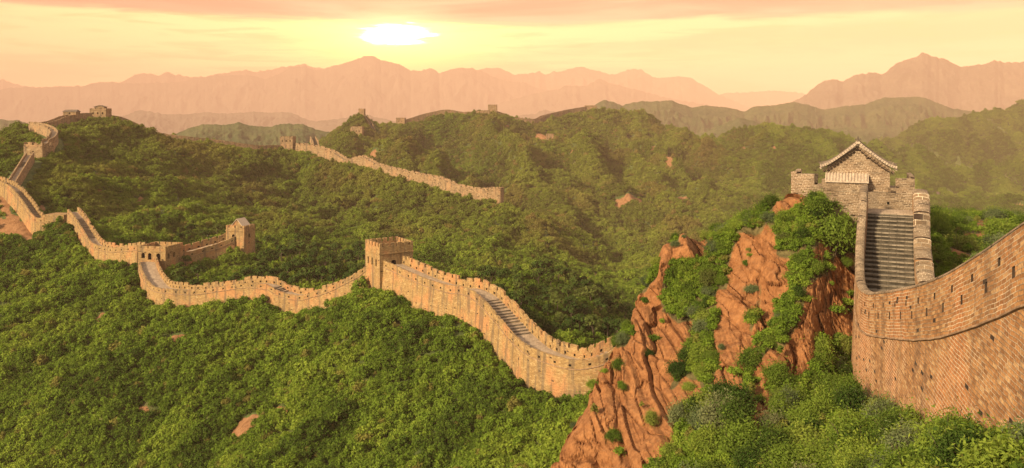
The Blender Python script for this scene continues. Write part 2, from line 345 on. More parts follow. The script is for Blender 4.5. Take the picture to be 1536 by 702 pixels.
WALLS = [
 dict(key='near', pts=[(2381,-172,9),(1921,72,14),(1700,222,19),(1616,285,22),(1536,335,26),(1474,378,30),(1418,412,35),(1376,429,40),(1345,436,45),(1317,440,50),(1298,440,54),(1286,428,57.5),(1283,398,60),(1285,350,64),(1289,300,67),(1290,284,69),(1291,280,71)],
      side=-1, w=5.2, hp=1.9, hf=1.75, ds=0.3, t=0.6, H=5.6, dep=9.0, drop=0.75, mat='near', R=4.0, mesh='near',
      label='big brick wall with a stepped stairway climbing to the grey gatehouse'),
 dict(key='central', pts=[(573,390,188),(630,415,176),(672,428,168),(689,429,165),(705,435,162),(720,446,159),(747,476,152),(766,499,147),(789,518,141),(820,531,137),(858,540,134),(890,537,133),(920,527,133),(960,515,133)],
      side=1, w=5.4, hp=1.2, hf=2.1, ds=0.5, t=0.5, H=6.2, dep=9.0, drop=0.3, mat='mid', crf=(2.6, 0.5), R=9.0, steps=1,
      label='pale brick wall running down from the square tower towards the red cliff'),
 dict(key='saddle', pts=[(549,398,194),(537,408,194.5),(518,418,196),(492,431,199),(466,439,202),(451,443,204),(430,441,206),(414,435,207.5),(404,429,208.5),(386,425,210),(362,425,212),(336,429,214),(302,434,217),(279,435,218.5),(245,433,221),(227,428,226),(214,411,234),(208.5,396,242),(207,389,247)],
      side=-1, w=5.2, hp=0.9, hf=1.9, ds=0.5, t=0.5, H=4.4, dep=7.0, drop=0.3, mat='mid', crf=(2.3, 0.45), R=8.0, steps=1,
      label='orange brick wall dipping between the arched gate building and the square tower'),
 dict(key='gate_rise', pts=[(206,368,250),(190,370,252.5),(162,371,258),(137,364,265),(124,346,274),(111,325,283),(101,314,290)],
      side=-1, w=3.7, hp=1.1, hf=1.9, ds=0.6, t=0.5, H=4.2, dep=7.0, drop=0.3, mat='mid', crf=(2.4, 0.45), R=8.0, steps=1,
      label='brick wall with steep stairs rising left of the arched gate building'),
 dict(key='left_bend', pts=[(66,326,293),(56,327,294),(47,321,296),(32,300,304),(17,282,312),(3,273,320),(-20,266,326),(-60,262,334)],
      side=-1, w=3.7, hp=1.3, hf=1.9, ds=0.6, t=0.5, H=5.5, dep=8.0, drop=0.3, mat='mid', crf=(2.4, 0.45), R=8.0, steps=1,
      label='tall brick wall above red rock at the bend by the left edge'),
 dict(key='left_climb', pts=[(8,275,322),(15,264,336),(26,247,352),(33,236,362),(39,228,374)],
      side=-1, w=3.3, hp=1.5, hf=1.5, ds=0.8, t=0.5, H=3.5, dep=6.0, drop=0.3, mat='far', R=8.0, steps=1,
      label='narrow stepped wall climbing to the ruined tower on the left ridge'),
 dict(key='left_loop', pts=[(73,210,390),(83,204,400),(87,196,414),(79,189,428),(66,185,441),(53,182.5,452)],
      side=1, w=3.4, hp=1.5, hf=1.6, ds=0.8, t=0.5, H=4.0, dep=7.0, drop=0.3, mat='far', crf=(2.6, 0.5), R=8.0, steps=1,
      label='wall looping round the hilltop above the ruined tower'),
 dict(key='fort_approach', pts=[(70,184,478),(84,181,500),(100,174.5,515),(118,171,530),(138,169,540)],
      side=1, w=4.6, hp=1.5, hf=1.5, ds=1.0, t=0.5, H=4.0, dep=7.0, drop=0.3, mat='far', R=10.0,
      label='wall along the summit below the small dark roofed hut'),
 dict(key='fort_ridge', pts=[(160,172,547),(180,175.5,550),(201,184,552),(239,199,556),(278,204.5,562),(310,208,569),(342,212,575),(385,218,585),(423,218,598)],
      side=1, w=4.6, hp=1.5, hf=1.6, ds=1.2, t=0.6, H=5.0, dep=7.0, drop=0.3, mat='far', cr=(3.0, 0.8), R=10.0,
      label='overgrown wall sloping right from the hilltop fort along the ridge'),
 dict(key='far_descent', pts=[(440,214,601),(467,218,590),(492,225,578),(508,234,568),(519,238.5,562),(530,235.5,560),(543,234,556),(562,245,548),(589,252,536),(630,261,518),(657,266,506),(684,277,497),(711,282,489),(733,284,482)],
      side=1, w=4.8, hp=1.6, hf=1.8, ds=1.2, t=0.6, H=8.0, dep=10.0, drop=0.3, mat='far', cr=(3.0, 0.8), crf=(3.0, 0.8), R=16.0,
      label='long pale wall descending the ridge to the lone square tower in the middle'),
 dict(key='side_wall', pts=[(266,378,256),(285,377,258),(304,372,261),(330,364,264.5),(352,355,267)],
      side=1, w=8.0, hp=1.3, hf=2.2, ds=0.6, t=0.5, H=4.0, dep=7.0, drop=0.3, mat='mid', crf=(2.4, 0.45), R=8.0, steps=1,
      label='short wall linking the arched gate building to the gabled tower'),
 dict(key='distant_ridge', pts=[(606,181,966),(625,175,974),(644,169.5,982),(671,164.5,990),(697,168,995),(734,165,998)],
      side=1, w=5.0, hp=2.3, hf=2.5, ds=2.5, t=0.8, H=5.5, dep=8.0, drop=0.3, mat='far', R=14.0,
      label='distant wall on the skyline between a low fort and a square tower'),
 dict(key='distant_saddle', pts=[(744,166,1000),(760,171,1005),(773,176,1010),(805,178.5,1020),(819,173,1050),(852,165,1080),(880,160,1098)],
      side=1, w=5.0, hp=2.3, hf=2.5, ds=3.0, t=0.8, H=5.0, dep=8.0, drop=0.3, mat='far', R=14.0,
      label='distant wall crossing the saddle right of the skyline tower'),
 dict(key='peak_stair', pts=[(546,172,897),(551,180,893),(555,188,889),(558,196,884)],
      side=1, w=4.6, hp=1.4, hf=1.4, ds=1.2, t=0.6, H=3.0, dep=7.0, drop=0.3, mat='far', R=7.0, steps=1,
      label='pale stair wall running down the cone shaped peak'),
 dict(key='stub_stair', pts=[(465,204,613),(468,210,605),(470,217,594)],
      side=1, w=4.4, hp=1.5, hf=1.5, ds=0.9, t=0.6, H=3.0, dep=7.0, drop=0.3, mat='far', R=7.0, steps=1,
      label='short stub of stair wall beside the small ridge tower'),
]
for w in WALLS:
    top = np.array([P(*q) for q in w['pts']])
    line, s = resample(top, w['ds'])
    tg = np.gradient(line[:, :2], axis=0); tg /= np.linalg.norm(tg, axis=1)[:, None] + 1e-9
    nrm = np.stack([-tg[:, 1], tg[:, 0]], 1) * w['side']
    k = max(1, int(2.0 / w['ds'])); ker = np.ones(2 * k + 1) / (2 * k + 1)
    nrm = np.stack([np.convolve(np.pad(nrm[:, i], k, mode='edge'), ker, 'valid') for i in range(2)], 1); nrm /= np.linalg.norm(nrm, axis=1)[:, None]
    w['top'] = line; w['s'] = s; w['n'] = nrm
    w['mid'] = np.column_stack([line[:, :2] + nrm * w['w'] / 2, line[:, 2] - w['hp']])

# towers: centre x, y, top z, front width, depth, height, front normal, ...
def ang(nx, ny): return math.atan2(ny, nx)
def TW(px, D, pytop): p = P(px, pytop, D); return (p[0], p[1], p[2])
TOWERS = [
 dict(c=(-29.7, 193.0, (HY - 363) / F * 190), w=8.6, d=8.6, h=10.6, n=(-0.835, -0.55), par=2.3, cr=(1.75, 0.5), mat='mid',
      front=[(1.9, 6.3, 0.8, 1.7), (4.2, 6.3, 0.8, 1.7), (6.5, 6.3, 0.8, 1.7)], right=[(3.6, 5.9, 1.4, 1.9)],
      label='square crenellated tower with three arched windows, in the middle of the photo', name='watchtower'),
 dict(c=(-91.7, 270.4, (HY - 337) / F * 270), w=7.2, d=6.0, h=9.2, n=(-0.31, -0.95), par=1.6, cr=(2.3, 0.5), mat='mid',
      front=[(2.9, 6.0, 1.1, 1.5)], right=[(2.8, 6.2, 1.0, 1.4)], house=(4.0, 3.8, 1.5, 2.1),
      label='square brick tower with a small pale gabled house on its roof', name='watchtower'),
 dict(c=(-110.85, 252.4, (HY - 369.5) / F * 248), w=9.7, d=9.0, h=9.5, n=(-0.2, -0.98), par=1.5, cr=(2.2, 0.35), mat='mid',
      front=[(1.9, 6.9, 1.3, 1.7), (4.2, 6.5, 1.3, 2.1), (7.2, 6.8, 1.5, 1.8)], right=[(1.6, 6.7, 1.0, 1.7), (4.4, 6.8, 1.0, 1.6)],
      label='low gate building with a row of arched openings facing the stair', name='gate_building'),
 dict(c=TW(57.5, 387, 213), w=10.0, d=7.0, h=9.0, n=(-0.15, -0.99), par=2.0, cr=(3.1, 1.3), mat='far', ruin=1,
      front=[(5.0, 4.6, 1.0, 1.5)], right=[], label='ruined tower with a broken top on the left ridge', name='watchtower'),
 dict(c=TW(151, 547, 162.5), w=11.0, d=8.0, h=9.0, n=(0.02, -1.0), par=1.2, cr=(3.0, 0.6), mat='far',
      front=[(2.3, 6.1, 1.0, 1.5), (5.5, 6.1, 1.0, 1.5), (8.7, 6.1, 1.0, 1.5)], right=[], house=(6.6, 4.0, 2.2, 0.9),
      label='fort on the hilltop with three windows and a roofed upper storey', name='fort'),
 dict(c=TW(432, 602, 204.5), w=9.8, d=7.0, h=9.5, n=(-0.1, -1.0), par=1.2, cr=(2.6, 0.6), mat='far',
      front=[(1.9, 6.7, 1.0, 1.4), (4.9, 6.7, 1.0, 1.4), (7.9, 6.7, 1.0, 1.4)], right=[], label='small ridge tower beside the stub of stair wall', name='watchtower'),
 dict(c=TW(743, 483, 281), w=8.6, d=6.5, h=9.0, n=(-0.30, -0.95), par=1.3, cr=(2.4, 0.5), mat='far',
      front=[], right=[], label='lone square tower at the low end of the long pale wall', name='watchtower'),
 dict(c=TW(739, 1002, 157), w=11.0, d=8.0, h=10.0, n=(-0.05, -1.0), par=1.6, cr=(2.8, 0.9), mat='far', front=[], right=[],
      label='square tower standing on the skyline behind the sunlit spur', name='watchtower'),
 dict(c=TW(543, 900, 163), w=6.4, d=6.4, h=9.0, n=(-0.05, -1.0), par=1.5, cr=(2.0, 0.6), mat='far', front=[], right=[],
      label='tiny tower on top of the cone shaped peak', name='watchtower'),
 dict(c=TW(536, 862, 189.5), w=13.0, d=8.0, h=10.5, n=(-0.1, -1.0), par=1.2, cr=(2.8, 0.7), mat='far',
      front=[(3.2, 6.0, 1.2, 1.4), (6.5, 6.0, 1.2, 1.4), (9.8, 6.0, 1.2, 1.4)], right=[],
      label='wide fort below the cone shaped peak', name='fort'),
 dict(c=TW(601.5, 964, 176.5), w=10.5, d=7.0, h=8.0, n=(-0.1, -1.0), par=1.2, cr=(2.6, 0.6), mat='far', front=[(3.0, 4.4, 1.0, 1.3), (7.0, 4.4, 1.0, 1.3)], right=[],
      label='low fort at the left end of the skyline wall', name='fort'),
 dict(c=TW(825, 852, 200.5), w=7.8, d=6.0, h=8.5, n=(0.05, -1.0), par=1.4, cr=(2.6, 1.0), mat='far', front=[(3.9, 3.6, 1.6, 2.2)], right=[],
      label='ruined tower alone on a rocky spur', name='watchtower'),
 dict(c=TW(886, 1102, 158), w=16.0, d=7.0, h=8.0, n=(0.05, -1.0), par=1.4, cr=(3.4, 1.2), mat='far', front=[], right=[],
      label='long low ruin on the crest of the wooded hill', name='fort'),
]

# ------------------------------------------------------------------ ground
class Surf:
    """multiquadric surface through points (column, row, metres): slope as a function of bearing and log distance"""
    def __init__(s, pts, eps):
        a = np.array(pts, float); s.q = np.column_stack([a[:, 0] / F, np.log(a[:, 2])]); s.e = eps
        t = (HY - a[:, 1]) / F; n = len(a)
        A = np.sqrt(((s.q[:, None] - s.q[None]) ** 2).sum(-1) + eps * eps)
        Pm = np.column_stack([np.ones(n), s.q]); M = np.zeros((n + 3, n + 3)); M[:n, :n] = A - np.eye(n) * 0.002; M[:n, n:] = Pm; M[n:, :n] = Pm.T
        s.c = np.linalg.lstsq(M, np.concatenate([t, np.zeros(3)]), rcond=None)[0]
    def __call__(s, px, lnD):
        u = np.asarray(px, float).ravel() / F; v = np.asarray(lnD, float).ravel(); out = np.empty(len(u)); n = len(s.q)
        q = s.q.astype(np.float32); c = s.c[:n].astype(np.float32)
        for i in range(0, len(u), 20000):
            uu = u[i:i + 20000].astype(np.float32); vv = v[i:i + 20000].astype(np.float32)
            A = np.sqrt((uu[:, None] - q[None, :, 0]) ** 2 + (vv[:, None] - q[None, :, 1]) ** 2 + np.float32(s.e ** 2))
            out[i:i + 20000] = A @ c
        return (out + s.c[n] + s.c[n + 1] * u + s.c[n + 2] * v).reshape(np.shape(px))

MAINPTS = [
 # foot of the middle walls
 (587,441,188),(630,462,177),(674,488,167),(735,520,155),(781,553,142),(812,578,136),(847,582,131),(900,580,130),(960,575,130),
 (545,432,193),(518,444,196),(490,455,199),(461,467,202),(430,462,206),(401,462,209),(362,456,212),(326,452,215),(284,458,218),(245,455,221),(219,445,228),(207,420,238),(203,405,246),
 (190,390,252),(162,390,257),(137,385,264),(124,370,272),(105,345,283),(88,338,291),(66,342,293),(47,348,295),(32,332,303),(10,312,313),(-20,302,325),(-80,300,340),
 # woods behind the walls
 (740,432,230),(800,425,235),(860,440,230),(900,465,222),(945,500,212),(980,540,205),(720,480,187),(800,505,180),(870,522,178),(800,425,300),(700,410,300),(900,440,290),
 (300,432,240),(400,435,245),(500,428,245),(600,430,245),(300,405,275),(400,408,280),(500,405,280),(620,408,290),(400,378,320),(500,378,325),(620,390,330),(300,370,310),(357,388,270),
 # the big left hill
 (150,345,300),(200,330,330),(150,290,370),(110,240,420),(250,290,400),(300,320,370),(350,330,360),(300,258,480),(200,230,470),(400,262,500),(400,305,430),(500,290,470),(500,335,390),(600,300,460),(600,345,390),(700,320,440),(700,362,370),(760,315,460),(820,338,440),(800,372,390),(880,372,420),
 (20,290,335),(40,245,375),(57,232,385),(60,195,440),(130,177,535),(165,180,545),(200,191,550),(240,206,556),(300,213,566),(350,220,577),(400,226,590),(431,222,600),(470,228,588),(500,238,572),(530,245,560),(562,254,548),(600,264,528),(650,276,508),(700,290,490),(742,299,480),(790,320,465),
 (0,207,440),(28,188,445),(-60,240,440),(0,262,365),(-60,280,380),(0,235,620),(-80,250,620),
 (100,215,700),(300,240,700),(450,245,700),(600,278,600),(700,305,570),(800,335,560),(200,225,700),
 # slope under the walls, towards the camera
 (60,400,262),(0,380,282),(0,450,237),(100,430,243),(0,520,210),(100,500,215),(200,500,207),(300,520,192),(400,520,187),(0,620,190),(0,720,172),(150,620,180),(150,720,165),(300,640,162),(300,730,148),(420,600,160),(500,540,165),
 (530,470,183),(490,530,170),(440,600,155),(390,660,146),(340,740,135),(600,500,170),(560,560,155),(520,640,140),(480,740,125),(650,560,150),(650,650,130),(650,740,115),(740,600,135),(740,680,118),(740,750,108),(830,640,122),(830,740,105),(900,640,115),(900,740,100),
 (-150,520,220),(-150,720,170),(-200,380,290),(0,850,120),(300,880,95),(600,900,80),(900,900,75),
 # the valley and spur in the middle distance
 (600,246,690),(620,214,850),(640,186,950),(560,215,800),(640,255,650),(700,275,640),(580,232,730),(500,222,760),(460,215,780),
 (608,185,966),(645,173,982),(670,168,990),(697,171,995),(738,167,1000),(752,169,1000),(775,181,1010),(805,183,1020),(820,177,1050),(852,169,1080),(886,164,1100),(930,168,1100),(954,184,1080),(990,192,1060),(1010,195,1040),(1033,202,1020),(1064,213,1000),(1114,204,1000),(1145,195,1020),(1175,193,1030),(1229,198,1020),(1260,206,1000),(1287,220,980),(1330,250,930),(1400,290,850),
 (700,200,900),(720,235,800),(740,265,700),(680,240,760),(780,250,770),(760,215,880),(800,205,930),(880,212,980),(900,240,900),(930,210,1000),(950,262,820),(1000,240,900),(1050,262,850),(1100,240,900),(1064,232,930),(1150,240,880),(1200,230,930),(1250,252,880),(1180,272,820),
 (825,208,850),(830,238,790),(850,280,700),(880,325,600),(800,290,660),(910,300,720),
 (900,405,400),(960,425,360),(1010,365,470),(960,350,560),(1060,340,600),(900,350,560),(850,352,520),(1000,312,680),(1100,300,750),(1150,290,760),(1000,440,320),(950,470,280),(1050,420,380),(1100,380,500),
 (620,195,1020),(650,184,1060),(700,181,1070),(740,180,1080),(775,190,1080),(840,190,1150),(886,180,1180),(940,182,1200),(700,195,1300),(800,200,1300),(900,190,1400),(1000,210,1350),(1100,218,1350),(1200,220,1350),(600,205,1200),(1280,240,1250),
 (510,206,880),(525,190,897),(541,172,900),(556,184,897),(565,187,900),(584,195,900),(540,207,1000),(500,210,950),(590,200,1000),(535,203,862),(558,200,884),(440,215,900),(350,215,950),(200,225,1000),(0,240,1000),
 # right hand hills
 (1345,208,1500),(1383,183,1500),(1406,179,1500),(1441,183,1480),(1471,172,1550),(1518,163,1600),(1536,161,1600),(1620,150,1600),(1314,226,1450),(1400,188,1450),(1405,215,1280),(1398,250,1100),(1380,288,960),(1465,192,1620),(1470,222,1560),(1458,262,1380),(1445,298,1150),(1522,172,1560),(1532,205,1330),(1520,250,1080),(1500,298,920),(1590,215,1500),(1590,260,1300),(1340,235,1400),(1335,270,1250),(1536,305,900),(1450,325,700),(1536,335,700),(1620,300,900),(1400,205,2100),(1536,190,2200),(1300,230,2000),(1000,215,2000),(700,205,2000),(300,225,2000),(0,230,2000),
 (1000,570,220),(1100,500,250),(1200,480,250),(1400,450,250),(1536,420,250),(1000,720,120),(1100,780,110),(1300,760,110),(1500,700,120),(1000,850,80),(1300,850,80),(1600,800,80),(1300,420,400),(1450,400,400),(1600,400,400),(1250,340,600),
]
NEARPTS = [
 (850,690,60),(870,640,63),(905,565,68),(935,510,72),(960,478,75),(965,445,77),(985,410,79),(1000,380,81),(1030,362,82),(1060,366,80),(1090,358,77),(1115,350,75),(1150,325,73),(1180,312,72),(1210,306,72),(1240,308,72),(1270,314,70),
 (840,780,72),(900,680,80),(950,580,86),(1000,490,92),(1050,440,95),(1100,400,94),(1150,365,90),(1200,335,86),(1250,335,86),(820,750,62),(800,820,62),(850,720,70),(780,900,62),(900,800,100),(1000,640,115),(1100,520,120),(1200,450,120),
 (900,650,60),(950,600,63),(960,690,53),(1000,500,70.5),(1000,580,62.5),(1000,640,56),(1050,450,72),(1050,550,62),(1050,620,55.5),(1100,405,72),(1100,500,63.5),(1100,580,57),(1150,372,69.5),(1150,450,64.5),(1150,550,58),(1200,352,68.5),(1200,420,64),(1200,500,59.5),(1200,570,56),(1250,362,66.5),(1250,430,62.5),(1250,520,58.5),(1262,575,57),
 (1000,715,50),(1100,650,50),(1100,740,43),(1200,625,50),(1200,690,45),(1200,760,39),(1285,600,57),(1280,630,52),(1330,635,44),(1300,692,40),(1400,655,36),(1400,728,30),(1480,665,29),(1540,655,26),(1540,742,22),(1650,740,20),(1700,790,18),(1000,800,44),(850,830,56),(1200,900,25),(1000,900,30),(1500,900,18),
 (1317,615,50),(1376,622,40),(1418,630,35),(1474,635,30),(1536,640,26),(1616,650,22),
 (1285,330,78),(1350,335,78),(1400,395,66),(1400,345,82),(1450,325,105),(1490,322,115),(1530,342,118),(1600,362,110),(1450,380,78),(1500,385,72),(1560,400,60),(1650,520,40),(1600,470,50),(1750,600,30),(1450,400,130),(1300,380,130),(1600,420,130),
]

def make_grid(px0, px1, npx, d0, d1, nd):
    px = np.linspace(px0, px1, npx); ld = np.linspace(math.log(d0), math.log(d1), nd)
    return np.meshgrid(px, ld)

def flatten(X, Y, Z, which):
    for w in WALLS:
        if w.get('mesh', 'main') != which: continue
        m = w['mid']; Rr = w['R'] + w['w'] / 2
        box = (X > m[:, 0].min() - Rr) & (X < m[:, 0].max() + Rr) & (Y > m[:, 1].min() - Rr) & (Y < m[:, 1].max() + Rr)
        idx = np.nonzero(box.ravel())[0]
        if not len(idx): continue
        xs, ys = X.ravel()[idx], Y.ravel()[idx]; best = np.full(len(idx), 1e9); bz = np.zeros(len(idx))
        st = max(1, int(0.8 / w['ds']))
        for q in m[::st]:
            d = (xs - q[0]) ** 2 + (ys - q[1]) ** 2; k = d < best; best[k] = d[k]; bz[k] = q[2]
        d = np.sqrt(best); f = 1 - sstep(d, w['w'] / 2 + 0.3, Rr)
        z = Z.ravel()[idx]; Z.ravel()[idx] = z * (1 - f) + (bz - w['H']) * f
    if which == 'main':
        for t in TOWERS:
            r0 = max(t['w'], t['d']) * 0.6; d = np.hypot(X - t['c'][0], Y - t['c'][1]); f = 1 - sstep(d, r0, r0 + 7)
            g = t['c'][2] - t['h'] + 1.2
            Z[:] = Z * (1 - f) + np.minimum(Z, g) * f

def grid_mesh(name, X, Y, Z, mats, attrs):
    nr, nc = X.shape
    me = bpy.data.meshes.new(name); n = nr * nc
    me.vertices.add(n); me.vertices.foreach_set('co', np.column_stack([X.ravel(), Y.ravel(), Z.ravel()]).astype(np.float32).ravel())
    a = (np.arange(nr - 1)[:, None] * nc + np.arange(nc - 1)[None]).ravel()
    quads = np.column_stack([a, a + 1, a + nc + 1, a + nc]).astype(np.int32)
    nf = len(quads); me.loops.add(nf * 4); me.loops.foreach_set('vertex_index', quads.ravel())
    me.polygons.add(nf); me.polygons.foreach_set('loop_start', np.arange(nf, dtype=np.int32) * 4)
    me.polygons.foreach_set('use_smooth', np.ones(nf, dtype=bool))
    me.update(calc_edges=True)
    for k, v in attrs.items():
        at = me.attributes.new(k, 'FLOAT', 'POINT'); at.data.foreach_set('value', v.astype(np.float32).ravel())
    o = link(name, me, None, mats); o['kind'] = 'structure'
    return o

# --- the hillsides (90 m to 2.2 km)
PXg, LDg = make_grid(-260, 1760, 860, 72, 2300, 800)
Dg = np.exp(LDg); tg_ = Surf(MAINPTS, 0.016)(PXg, LDg)
Xg = (PXg - HX) / F * Dg; Yg = Dg.copy(); Zg = tg_ * Dg
gul = ridged(Xg / 95 + 0.4 * Yg / 95, Yg / 140, 4, 3) * 0.55 + fbm(Xg / 38, Yg / 38, 4, 11) * 0.5
wgt = sstep(Dg, 230, 420)
wx_ = 26 * fbm(Xg / 120, Yg / 160, 3, 41); wy_ = 40 * fbm(Xg / 140, Yg / 140, 3, 43)
big = ridged((Xg + wx_) / 105 + 0.12 * Yg / 105, (Yg + wy_) / 330, 3, 21, 0.45)          # spurs running down towards the viewer
mid_ = ridged((Xg + wx_) / 46 - 0.15 * Yg / 46, (Yg + wy_) / 130, 3, 25, 0.5)
relief = np.minimum(0.6 + 0.012 * Dg * sstep(Dg, 90, 300), 4.5) * gul * 0.8 + wgt * (np.minimum(0.040 * Dg, 56) * big + np.minimum(0.016 * Dg, 20) * mid_)
# diagonal ribs on the slope nearest the camera
relief += (1 - wgt) * 3.4 * ridged((Xg * 0.8 - Yg * 0.6) / 22, (Xg * 0.6 + Yg * 0.8) / 90, 3, 31)
# the relief leaves the surveyed points where they are
def settle(relief, pts):
    nr, nc = relief.shape; q = []
    for (px, py, D) in pts:
        j = (px + 260) / 2020 * (nc - 1); i = (math.log(D) - math.log(72)) / (math.log(2300) - math.log(72)) * (nr - 1)
        i = int(np.clip(i, 0, nr - 1)); j = int(np.clip(j, 0, nc - 1)); q.append((px, HY - F * relief[i, j] / D, D))
    return Surf(q, 0.02)(PXg, LDg) * Dg
calm = np.ones_like(Dg)
def calm_at(x, y, z, r0, r1):
    global calm
    D = y; px = HX + F * x / y
    d = np.hypot((PXg - px) / F, (LDg - math.log(D)) * 0.55)      # forgiving in depth: the ground in front stays down as well
    calm = np.minimum(calm, sstep(d, r0, r1))
for w_ in WALLS:
    if w_.get('mesh'): continue
    for q_ in w_['mid'][::max(1, int(0.03 * w_['mid'][0][1] / w_['ds']))]: calm_at(*q_, 0.012, 0.055)
for t_ in TOWERS: calm_at(*t_['c'], 0.012, 0.05)
crest_rows = [(20,290),(40,245),(57,232),(60,195),(130,177),(165,180),(200,191),(240,206),(300,213),(350,220),(400,226),(431,222),(470,228),(500,238),(530,245),(562,254),(600,264),(650,276),(700,290),(742,299),(0,207),(28,188),
 (608,185),(645,173),(670,168),(697,171),(738,167),(752,169),(775,181),(805,183),(820,177),(852,169),(886,164),(930,168),(954,184),(990,192),(1010,195),(1033,202),(1064,213),(1114,204),(1145,195),(1175,193),(1229,198),(1260,206),(1287,220),(825,208),(830,238),
 (510,206),(525,190),(541,172),(556,184),(565,187),(584,195),(535,203),(1345,208),(1383,183),(1406,179),(1441,183),(1471,172),(1518,163),(1536,161),(1620,150)]
CREST = [p_ for p_ in MAINPTS if p_[2] < 262 or (p_[0], p_[1]) in crest_rows] + [(1000,212,2100),(1400,205,2100),(300,225,2100),(-200,220,2100),(1700,200,2100),(700,280,2290),(200,300,300),(300,350,320),(900,360,420),(1250,300,700),(1500,300,900)]
def crest_line(rows):
    q = sorted((p_[0], p_[2]) for p_ in MAINPTS if (p_[0], p_[1]) in rows); return np.interp(PXg, [a_ for a_, _ in q], [b_ for _, b_ in q])
c_hill = crest_line([(608,185),(645,173),(670,168),(697,171),(738,167),(752,169),(775,181),(805,183),(820,177),(852,169),(886,164),(930,168),(954,184),(990,192),(1010,195),(1033,202),(1064,213),(1114,204),(1145,195),(1175,193),(1229,198),(1260,206),(1287,220)])
c_left = crest_line([(60,195),(130,177),(165,180),(200,191),(240,206),(300,213),(350,220),(400,226),(431,222),(470,228),(500,238),(530,245),(562,254),(600,264),(650,276),(700,290),(742,299)])
c_right = crest_line([(1345,208),(1383,183),(1406,179),(1441,183),(1471,172),(1518,163),(1536,161),(1620,150)])
on_h = sstep(PXg, 585, 610) * (1 - sstep(PXg, 1290, 1330)); on_l = 1 - sstep(PXg, 735, 760); on_r = sstep(PXg, 1330, 1350)
soft = 1 - 0.9 * np.exp(-((PXg - 541) / 55) ** 2 - ((LDg - math.log(895)) / 0.10) ** 2)
for c_, o_, w_ in ((c_hill, on_h, 0.06), (c_left, on_l, 0.05), (c_right, on_r, 0.05)): soft *= 1 - 0.85 * o_ * np.exp(-((LDg - np.log(c_)) / w_) ** 2)
Zg += (relief - settle(relief, CREST)) * (0.12 + 0.88 * calm) * soft - (1 - calm) * 0.0015 * Dg
rh_ = Dg / c_hill; rl_ = Dg / c_left; rr2 = Dg / c_right
Zg -= 45 * on_h * sstep(rh_, 1.02, 1.12)
Zg -= on_l * sstep(rl_, 1.04, 1.15) * (42 * (1 - sstep(PXg, 430, 530)) + 20 * sstep(PXg, 430, 530) * (1 - sstep(rl_, 1.2, 1.35)))
# the steep cone with the tiny tower
ax_, ay_, az_ = P(541, 171.5, 899); dcone = np.hypot(Xg - ax_, (Yg - ay_) * 0.8); zc_ = az_ - 0.86 * np.sqrt(dcone ** 2 + 9) + 3
fcone = 1 - sstep(dcone, 25, 44); Zg[:] = Zg * (1 - fcone) + zc_ * fcone
Zg -= 45 * (1 - sstep(PXg, 590, 640)) * sstep(Dg, 985, 1080)
Zg -= 60 * on_r * sstep(rr2, 1.03, 1.14)
flatten(Xg, Yg, Zg, 'main')

BARE = [(270,515,16,9),(144,482,9,7),(80,496,8,6),(217,617,17,13),(365,640,20,22),(395,612,9,6),(420,618,10,6),(600,492,10,6),(30,345,34,26),(10,310,14,14),(220,238,10,5),(228,255,4,9),(130,262,6,7),(270,236,26,3),
        (148,285,10,5),(640,285,10,8),(605,215,10,8),(700,180,9,7),(722,185,6,9),(760,190,7,8),(860,250,10,8),(980,225,8,10),(1115,224,8,7),(1160,222,12,8),(975,290,16,12),(960,300,24,10),(560,232,9,14),(1370,255,8,5),(1530,310,12,5),
        (300,262,7,3),(420,290,8,4),(490,272,9,4),(560,300,7,3),(380,245,8,3),(210,300,7,4),(640,320,6,3),(330,285,6,3),(1020,300,9,5),(905,270,7,6),(1085,262,8,5),(1230,235,7,5),(590,262,8,4),(860,225,6,6)]
def bare_mask(X, Y, Z):
    px = HX + F * X / Y; py = HY - F * Z / Y; m = np.zeros_like(px)
    jx = fbm(X / (0.03 * Y), Z / (0.03 * Y) + Y / 300, 3, 51); 
    for (cx, cyy, rx, ry) in BARE:
        if cyy < 300 and cx > 60: rx *= 0.52; ry *= 0.52
        d = np.sqrt(((px - cx - 0.5 * (py - cyy) * -0.6) / rx) ** 2 + ((py - cyy) / ry) ** 2) + jx * 1.7
        m = np.maximum(m, 1 - sstep(d, 0.55, 1.15))
    return m
rock_g = bare_mask(Xg, Yg, Zg)
scat = sstep(fbm(Xg / (0.05 * Dg + 8), Yg / (0.07 * Dg + 8), 4, 61), 0.60, 0.70) * sstep(Dg, 230, 420)
rock_g = np.maximum(rock_g, scat * 0.9)
grid_mesh('hillside', Xg, Yg, Zg, (M_GROUND,), {'rock': rock_g})

